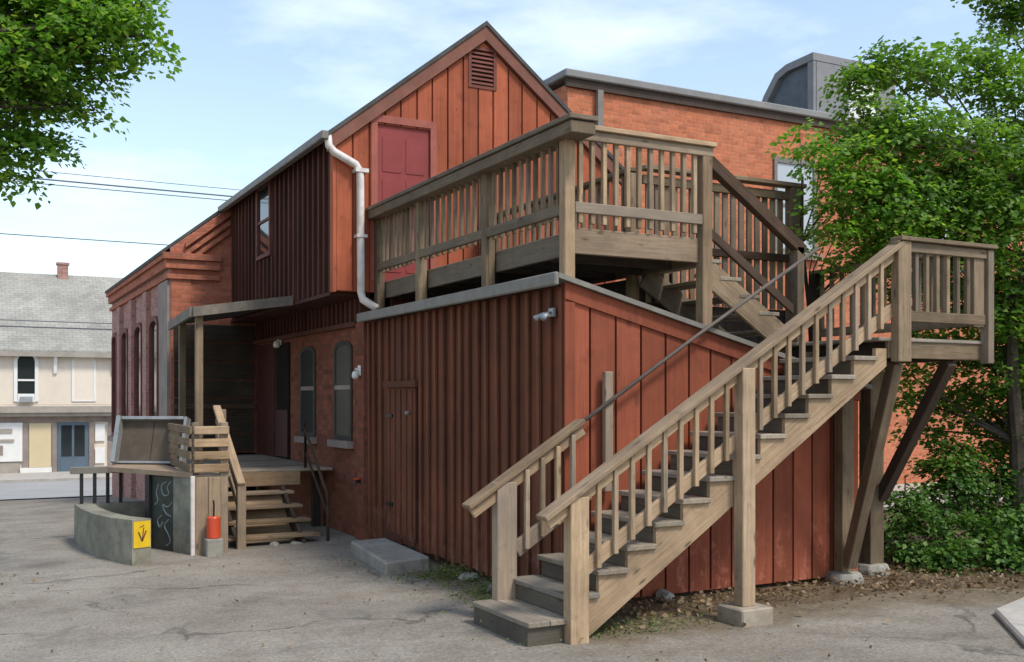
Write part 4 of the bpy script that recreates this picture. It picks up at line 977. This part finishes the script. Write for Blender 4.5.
def arched(x0, x1, z0, zs, rise, y0, y1, fw, kind):
    c = (x0+x1)/2; h = (x1-x0)/2; n = 10
    po = [(x0-fw, z0), (x1+fw, z0)]+[(c+(h+fw)*math.cos(math.pi*k/n), zs+(rise+fw)*math.sin(math.pi*k/n)) for k in range(n+1)]
    pi_ = [(x0, z0+.05), (x1, z0+.05)]+[(c+h*math.cos(math.pi*k/n), zs+rise*math.sin(math.pi*k/n)) for k in range(n+1)]
    m_ = MB(); N = len(po)
    for i in range(N):
        j = (i+1) % N; m_.prism([po[i], po[j], pi_[j], pi_[i]], 'Y', y0, y1)
    fr = m_.build('window' if kind else 'arched_panel', 'white', ch)
    MB().prism(pi_, 'Y', y0+.02, y1-.002).build('pane' if kind else 'panel', 'glass_pale' if kind else 'cream', fr)
    return fr
fr = arched(2.15, 2.82, 1.75, 3.45, .32, YC-.08, YC-.018, .14, 1)
MB().box(2.16, 2.81, YC-.10, YC-.045, 2.62, 2.70).build('meeting_rail', 'white', fr)
MB().box(2.16, 2.81, YC-.10, YC-.045, 1.72, 2.08).build('lower_sash', 'white', fr)
MB().box(2.25, 2.72, YC-.28, YC-.101, 1.72, 1.96).build('fan_box', 'hatch_grey', fr)
arched(4.38, 5.16, 1.75, 3.45, .30, YC-.06, YC-.018, .10, 0)
kp = MB().box(.2, 2.34, YC-.10, YC-.061, -.78, .855).build('shop_window', 'white', ch)
MB().box(.3, 1.95, YC-.14, YC-.101, .42, .60).build('letter_slot', 'stone_grey', kp)
MB().box(.3, 2.02, YC-.16, YC-.101, .06, .16).build('shelf', 'stone_grey', kp)
MB().box(.3, 1.6, YC-.13, YC-.101, -.50, -.10).build('screen', 'pilaster_grey', kp)
for (x0, x1) in ((2.35, 2.55), (3.50, 3.68), (4.98, 5.18), (5.75, 5.95)):
    MB().box(x0, x1, YC-.10, YC-.061, GZc, .858).build('pilaster', 'pilaster_grey', ch)
MB().box(2.60, 3.45, YC-.09, YC-.061, -1.05, .82).build('beige_panel', 'beige', ch)
MB().box(2.25, 3.48, YC-.14, YC-.101, GZc, -1.06).build('plinth', 'white', ch)
MB().box(-16, 2.24, YC-.05, YC-.017, GZc, -.8).build('stall_riser', 'stone_grey', ch)
dr = MB().box(3.70, 4.96, YC-.04, YC-.018, GZc, .855).build('door', 'blue_grey', ch)
for (x0, x1) in ((3.86, 4.28), (4.38, 4.80)):
    MB().box(x0, x1, YC-.055, YC-.041, -.62, .72).build('pane', 'glass', dr)
MB().box(3.84, 4.82, YC-.06, YC-.041, -1.32, -.72).build('kick_panel', 'blue_grey', dr)
MB().box(5.22, 5.62, YC-.08, YC-.061, .02, .75).build('notice', 'white', ch); MB().box(5.22, 5.62, YC-.08, YC-.061, -.95, -.25).build('notice', 'white', ch)

# ------------------------------------------------------------------ overhead wires along the street
def wire(label, y, z, sag, rad):
    m_ = MB(); pts = []
    for k in range(41):
        t = k/40; x = -30+80*t; pts.append((x, y, z-sag*4*t*(1-t)+.0*x))
    m_.tube(pts, rad, 6); tag(m_.build('power_line', 'wire'), label, 'wire', 'overhead wires along the street')
wire('topmost thin wire of the upper bundle in the sky left of the gable', 32, 8.62, .40, .010)
wire('thicker middle cable of the upper bundle in the sky left of the gable', 32.1, 8.42, .40, .022)
wire('lowest cable of the upper bundle in the sky left of the gable', 32.0, 8.25, .38, .014)
wire('single thin wire in the sky just above the cream building roof', 32, 6.75, .35, .014)
wire('upper of two cables crossing in front of the grey shingle roof', 32, 4.45, .42, .012)
wire('lower thick cable crossing in front of the grey shingle roof', 32.05, 4.28, .42, .02)

# ------------------------------------------------------------------ vegetation
def leaves(name, centers, sizes, mat, parent, tint=None, norms=None, outs=None):
    """one mesh of many folded leaves, each six corners along a pointed outline"""
    n = len(centers); c = np.asarray(centers, float); s = np.asarray(sizes)[:, None]
    nrm_ = rng.normal(0, 1, (n, 3))
    if norms is None: nrm_[:, 2] = np.abs(nrm_[:, 2])*1.3+.35
    else: nrm_ = nrm_*.38+np.asarray(norms)
    nrm_ /= np.linalg.norm(nrm_, axis=1, keepdims=True)
    t0 = rng.normal(0, 1, (n, 3))
    if outs is not None: t0 = t0*.5+np.asarray(outs)*1.1+np.array([0, 0, -.25])
    d = t0-nrm_*np.sum(t0*nrm_, 1, keepdims=True); d /= np.linalg.norm(d, axis=1, keepdims=True)
    e = np.cross(nrm_, d)
    fold = nrm_*rng.uniform(-.05, .22, (n, 1)); tipdrop = nrm_*rng.uniform(-.3, .05, (n, 1))
    P = [c, c+s*(d*.34+e*.44+fold), c+s*(d*.74+e*.24+fold*.4+tipdrop*.4), c+s*(d*1.05+tipdrop), c+s*(d*.74-e*.24+fold*.4+tipdrop*.4), c+s*(d*.34-e*.44+fold)]
    V = np.stack(P, 1).reshape(-1, 3)
    off = np.array(rootloc(parent)); V = V-off
    b = np.arange(n)*6
    me = bpy.data.meshes.new(name)
    me.vertices.add(len(V)); me.vertices.foreach_set('co', V.astype(np.float32).ravel())
    F = np.stack([np.stack([b, b+1, b+2, b+3], 1), np.stack([b, b+3, b+4, b+5], 1)], 1).reshape(-1)
    nf = 2*n
    me.loops.add(len(F)); me.loops.foreach_set('vertex_index', F.astype(np.int32))
    me.polygons.add(nf); me.polygons.foreach_set('loop_start', np.arange(0, 4*nf, 4, dtype=np.int32))
    me.update(calc_edges=True); me.validate()
    r = np.clip(rng.normal(.45, .2, n)+(0 if tint is None else tint), 0, 1)
    at = me.attributes.new('rnd', 'FLOAT', 'FACE'); at.data.foreach_set('value', np.repeat(r, 2).astype(np.float32))
    me.materials.append(M[mat])
    o = bpy.data.objects.new(name, me); COL.objects.link(o)
    if parent: o.parent = parent
    return o
def tree(name, label, base, top, rad, blobs, mat, dens, size, group=None, cat='tree', stems=None, clump=.26):
    t = thing(name, label, cat, base, group)
    tr = MB(); b = Vector(base); tp = Vector(top)
    pts = []
    for k in range(7):
        f = k/6; pts.append(b.lerp(tp, f)+Vector((random.uniform(-.05, .05), random.uniform(-.05, .05), 0))*(k > 0))
    tr.tube(pts, [rad*(1.25 if k == 0 else 1-.75*k/6) for k in range(7)], 9)
    cs, ss, tt, nn, oo = [], [], [], [], []
    for (x, y, z, r) in blobs:
        c = Vector((x, y, z))
        s_ = min(pts, key=lambda p: (p-c).length+max(0, p.z-c.z+.3)*2)
        mid = s_.lerp(c, .5)+Vector((random.uniform(-.15, .15), random.uniform(-.15, .15), .12*r))
        tr.tube([s_, mid, c], [rad*.24, rad*.14, rad*.06], 6)
        nc = max(3, int(dens*r*r*4))
        for _ in range(nc):
            v = rng.normal(0, 1, 3); v /= np.linalg.norm(v); q = np.array(c)+v*r*rng.uniform(.25, 1)**.6*np.array([1, 1, .8])
            if q[2] < .1+base[2]: q[2] = .1+base[2]+rng.uniform(0, .2)
            if rng.uniform() < .35: tr.tube([c, c.lerp(Vector(q), .5)+Vector((0, 0, .05)), Vector(q)], [rad*.06, rad*.045, rad*.03], 4)
            # a flat drooping spray: leaves lie roughly in one tilted layer and point outward
            m_ = rng.integers(34, 60); ax_ = np.array([v[0]*.35, v[1]*.35, 1])+rng.normal(0, .22, 3); ax_ /= np.linalg.norm(ax_)
            u1 = np.cross(ax_, [1, .3, 0]); u1 /= np.linalg.norm(u1); u2 = np.cross(ax_, u1)
            an = rng.uniform(0, 2*np.pi, m_); rr_ = clump*np.sqrt(rng.uniform(0, 1, m_))*rng.uniform(.6, 1.1)
            od = np.cos(an)[:, None]*u1+np.sin(an)[:, None]*u2
            pp = q+od*rr_[:, None]+ax_*(rng.normal(0, .035, m_)-.28*rr_**2/clump)[:, None]
            cs.append(pp); ss.append(rng.uniform(.55, 1.25, m_)*size); tt.append(np.full(m_, rng.normal(0, .14)))
            nn.append(np.repeat(ax_[None], m_, 0)); oo.append(od)
    tr.build('trunk', 'bark', t)
    leaves('crown', np.concatenate(cs), np.concatenate(ss), mat, t, tint=np.concatenate(tt), norms=np.concatenate(nn), outs=np.concatenate(oo))
    return t
CA, SA = math.cos(math.atan2(552, 1047)), math.sin(math.atan2(552, 1047))
def world(lst):                                    # crown lobes noted as (right, forward, height, radius) from where one stands
    return [(CA*a+SA*b, -SA*a+CA*b, z, r) for a, b, z, r in lst]
#TREES#
RT = [(9.58, 8.51, 5.77, 0.36), (9.28, 8.67, 5.75, 0.26), (9.02, 8.81, 5.45, 0.24), (10.27, 8.60, 5.78, 0.42), (10.91, 8.49, 5.94, 0.40), (11.05, 8.19, 5.37, 0.60), (9.02, 8.58, 4.98, 0.42), (9.45, 8.47, 4.89, 0.50), (9.90, 8.23, 4.78, 0.60), (10.54, 8.01, 4.40, 0.75), (9.25, 8.58, 4.38, 0.45), (9.60, 8.39, 4.09, 0.60), (10.14, 8.22, 3.88, 0.70), (10.75, 7.90, 3.54, 0.75), (9.90, 9.02, 3.62, 0.42), (10.16, 8.66, 3.24, 0.50), (10.79, 8.33, 2.88, 0.65), (11.16, 8.14, 2.53, 0.60), (11.52, 7.94, 4.48, 0.90), (11.82, 8.01, 2.84, 0.90), (10.62, 8.76, 2.48, 0.38), (11.07, 8.30, 2.06, 0.50), (9.32, 9.10, 3.83, 0.28), (10.33, 9.02, 2.67, 0.25), (12.52, 8.09, 6.10, 1.00), (11.39, 8.24, 1.51, 0.50), (10.41, 9.10, 1.88, 0.20), (10.81, 8.55, 1.64, 0.32), (11.52, 7.94, 1.88, 0.60), (10.96, 8.46, 1.21, 0.30), (8.87, 8.89, 4.80, 0.20), (10.52, 9.04, 1.51, 0.24), (10.46, 8.62, 1.22, 0.30), (10.11, 8.91, 2.18, 0.22), (10.78, 8.67, 2.06, 0.30), (10.54, 8.91, 1.88, 0.22), (10.81, 8.21, 0.94, 0.30)]
LIGHT = [(8.50, 8.41, 4.44, 0.34), (8.82, 8.35, 4.29, 0.38), (9.04, 8.24, 4.18, 0.36), (8.60, 8.47, 3.91, 0.32), (9.02, 8.36, 3.71, 0.36), (8.21, 8.45, 4.49, 0.26), (8.21, 8.56, 4.06, 0.20), (8.50, 8.52, 4.24, 0.30), (8.45, 8.77, 3.67, 0.20), (8.95, 8.73, 3.41, 0.26), (9.25, 8.58, 3.47, 0.30), (8.02, 8.55, 4.74, 0.13), (8.67, 8.32, 4.60, 0.24), (8.43, 8.55, 3.69, 0.20), (9.26, 8.23, 3.93, 0.36)]
LT = [(0.49, 10.60, 5.37, 0.55), (0.89, 10.38, 5.46, 0.45), (1.23, 10.20, 5.50, 0.36), (1.46, 10.08, 5.42, 0.20), (1.46, 10.08, 5.22, 0.10), (0.77, 10.45, 5.09, 0.38), (1.07, 10.29, 5.11, 0.24), (0.45, 10.62, 4.82, 0.42), (0.79, 10.43, 4.74, 0.18), (0.45, 10.62, 4.40, 0.22), (0.34, 10.67, 4.08, 0.20), (0.67, 10.50, 4.56, 0.12), (1.14, 10.25, 4.83, 0.16), (0.93, 10.36, 4.59, 0.17), (1.09, 10.28, 4.54, 0.10), (0.57, 10.55, 4.22, 0.20), (0.77, 10.45, 4.27, 0.13), (0.39, 10.65, 3.90, 0.14), (1.34, 10.15, 4.98, 0.13), (1.54, 10.04, 5.14, 0.13), (0.63, 10.18, 4.81, 0.30), (0.98, 10.00, 5.21, 0.35), (0.00, 10.85, 5.00, 0.90), (-0.16, 10.94, 4.17, 0.55), (0.24, 10.72, 5.92, 0.80), (0.97, 10.34, 6.01, 0.60), (-0.66, 11.31, 5.59, 1.20), (-0.82, 11.40, 4.10, 0.90), (0.49, 10.60, 6.65, 0.90), (-0.66, 11.31, 6.88, 1.30)]
TR = [(12.30, 9.34, 7.22, 0.28), (12.54, 9.22, 7.02, 0.30), (12.12, 9.43, 7.42, 0.30), (12.89, 9.03, 7.22, 0.60), (12.51, 9.23, 6.42, 0.18), (13.25, 8.84, 8.02, 1.00), (13.68, 8.84, 6.76, 0.80), (12.44, 9.27, 6.75, 0.15)]
BU = [
  ('low green bush against the landing post at the right', [(9.50, 8.44, 0.23, 0.30), (9.68, 8.46, 0.56, 0.38), (9.51, 8.10, 0.11, 0.25), (9.69, 8.68, 0.71, 0.25)]),
  ('tall leafy bush in the middle of the thicket right of the landing', [(10.20, 8.41, 0.71, 0.42), (10.02, 8.06, 0.36, 0.38), (9.62, 7.93, 0.12, 0.26), (10.32, 8.58, 1.11, 0.30), (10.55, 8.34, 0.88, 0.38)]),
  ('bush at the foot of the dark tree trunk', [(10.46, 7.94, 0.40, 0.42), (10.93, 8.03, 0.71, 0.45), (10.20, 7.62, 0.12, 0.30), (10.63, 7.62, 0.26, 0.40), (11.13, 7.92, 0.94, 0.40)]),
]
tree('maple_tree', 'broad dark green maple tree with a dark trunk right of the stair landing', (10.85, 7.95, -.1), (10.75, 8.1, 4.3), .12, RT, 'leaf', 32, .068, clump=.3)
tree('young_tree', 'slender pale yellow-green young tree in front of the brick building window', (9.6, 9.9, -.1), (9.05, 9.6, 4.6), .05, LIGHT, 'leaf_light', 24, .06, clump=.26)
tree('street_maple', 'bright green maple crown reaching into the top left corner of the sky', (-3.4, 11.3, -.1), (-2.6, 10.7, 6.6), .2, LT, 'leaf_light', 40, .062, clump=.26)
tree('tall_tree', 'dark leafy branch tips of a taller tree in the top right corner', (14.2, 9.4, -.1), (13.6, 9.6, 7.0), .13, TR, 'leaf', 30, .068, clump=.28)
for k, (lab, bl) in enumerate(BU):
    x, y = bl[1][0], bl[1][1]
    tree('bush', lab, (bl[0][0], bl[0][1], -.05), (bl[0][0]+.05, bl[0][1]+.05, 1.0), .025, bl, 'leaf_bush', 45, .058, 'bushes right of the landing', 'bush', clump=.22)
# dead leaves on the soil, weeds along the foot of the shed
def scatter(n, x0, x1, y0, y1, ok=lambda x, y: True):
    o = []
    while len(o) < n:
        x, y = rng.uniform(x0, x1), rng.uniform(y0, y1)
        if ok(x, y): o.append((x, y, .03+rng.uniform(0, .02)))
    return o
def on_bed(x, y): return y > 7.55-max(0, x-7.8)*.45-rng.exponential(.22) and not (y > 8.05 and x < 8.45)
lit = scatter(4200, 4.6, 12.5, 5.4, 9.6, on_bed)
o = leaves('dead_leaves', lit, rng.uniform(.02, .06, len(lit)), 'leaf_litter', None)
o['kind'] = 'stuff'; o['label'] = 'brown dead leaves littering the soil under the stairs'; o['category'] = 'leaf litter'
stray = scatter(260, -1.5, 8, 5.2, 12.5, lambda x, y: x < 4.7 or y < 7)
o = leaves('stray_leaves', [(x, y, .012) for x, y, z in stray], rng.uniform(.015, .04, len(stray)), 'leaf_litter', None)
o['kind'] = 'stuff'; o['label'] = 'scattered bits of dead leaf on the asphalt'; o['category'] = 'leaf litter'
def weedpos(n):
    o = []
    while len(o) < n:
        y = rng.uniform(7.2, 12.2); x = 4.78-abs(rng.normal(0, .28))-.0
        if math.sin(y*5.1)+math.sin(y*2.3+1) < -.5 and rng.uniform() < .75: continue
        if 10.5 < y < 12.4 and x > 4.0: continue
        h = max(0, rng.normal(.03, .04))*(1.0 if x > 4.5 else .4); o.append((x, y, .0+h))
    return o
wp = weedpos(4200)+[(x, y, abs(rng.normal(0, .03))) for x, y in zip(rng.normal(4.9, .5, 500), rng.normal(7.15, .14, 500))]
o = leaves('weeds', wp, rng.uniform(.012, .034, len(wp)), 'leaf_weed', None)
o['kind'] = 'stuff'; o['label'] = 'low weeds and moss along the foot of the shed'; o['category'] = 'weeds'
# a few stones at the foot of the dark shed face and under the stairs
def stone(loc, r, label):
    m_ = MB(); vs = []; 
    bm = bmesh.new(); bmesh.ops.create_icosphere(bm, subdivisions=2, radius=1)
    for v in bm.verts:
        f = 1+.22*math.sin(v.co.x*3.1+loc[0]*9)+.18*math.sin(v.co.y*4.3+loc[1]*7)
        v.co = Vector((v.co.x*r*1.25*f, v.co.y*r*f, v.co.z*r*.7*f))
    me = bpy.data.meshes.new('stone'); bm.to_mesh(me); bm.free(); me.materials.append(M['concrete'])
    o = bpy.data.objects.new('stone', me); COL.objects.link(o); o.location = (loc[0], loc[1], loc[2]+r*.3)
    tag(o, label, 'stone', 'foundation stones along the shed')
stone((4.72, 9.9, 0), .075, 'stone at the dark shed foot, nearest the doorstep slab')
stone((4.70, 9.2, 0), .08, 'stone at the dark shed foot, midway between doorstep and stairs')
stone((4.70, 8.6, 0), .10, 'largest stone at the dark shed foot, beside the bottom stairs')
stone((5.85, 8.0, .02), .08, 'stone at the red shed foot behind the middle stair post')
stone((3.62, 13.5, -.05), .07, 'small pale stone under the porch steps, left of two')
stone((3.92, 13.5, -.05), .065, 'small pale stone under the porch steps, right of two')
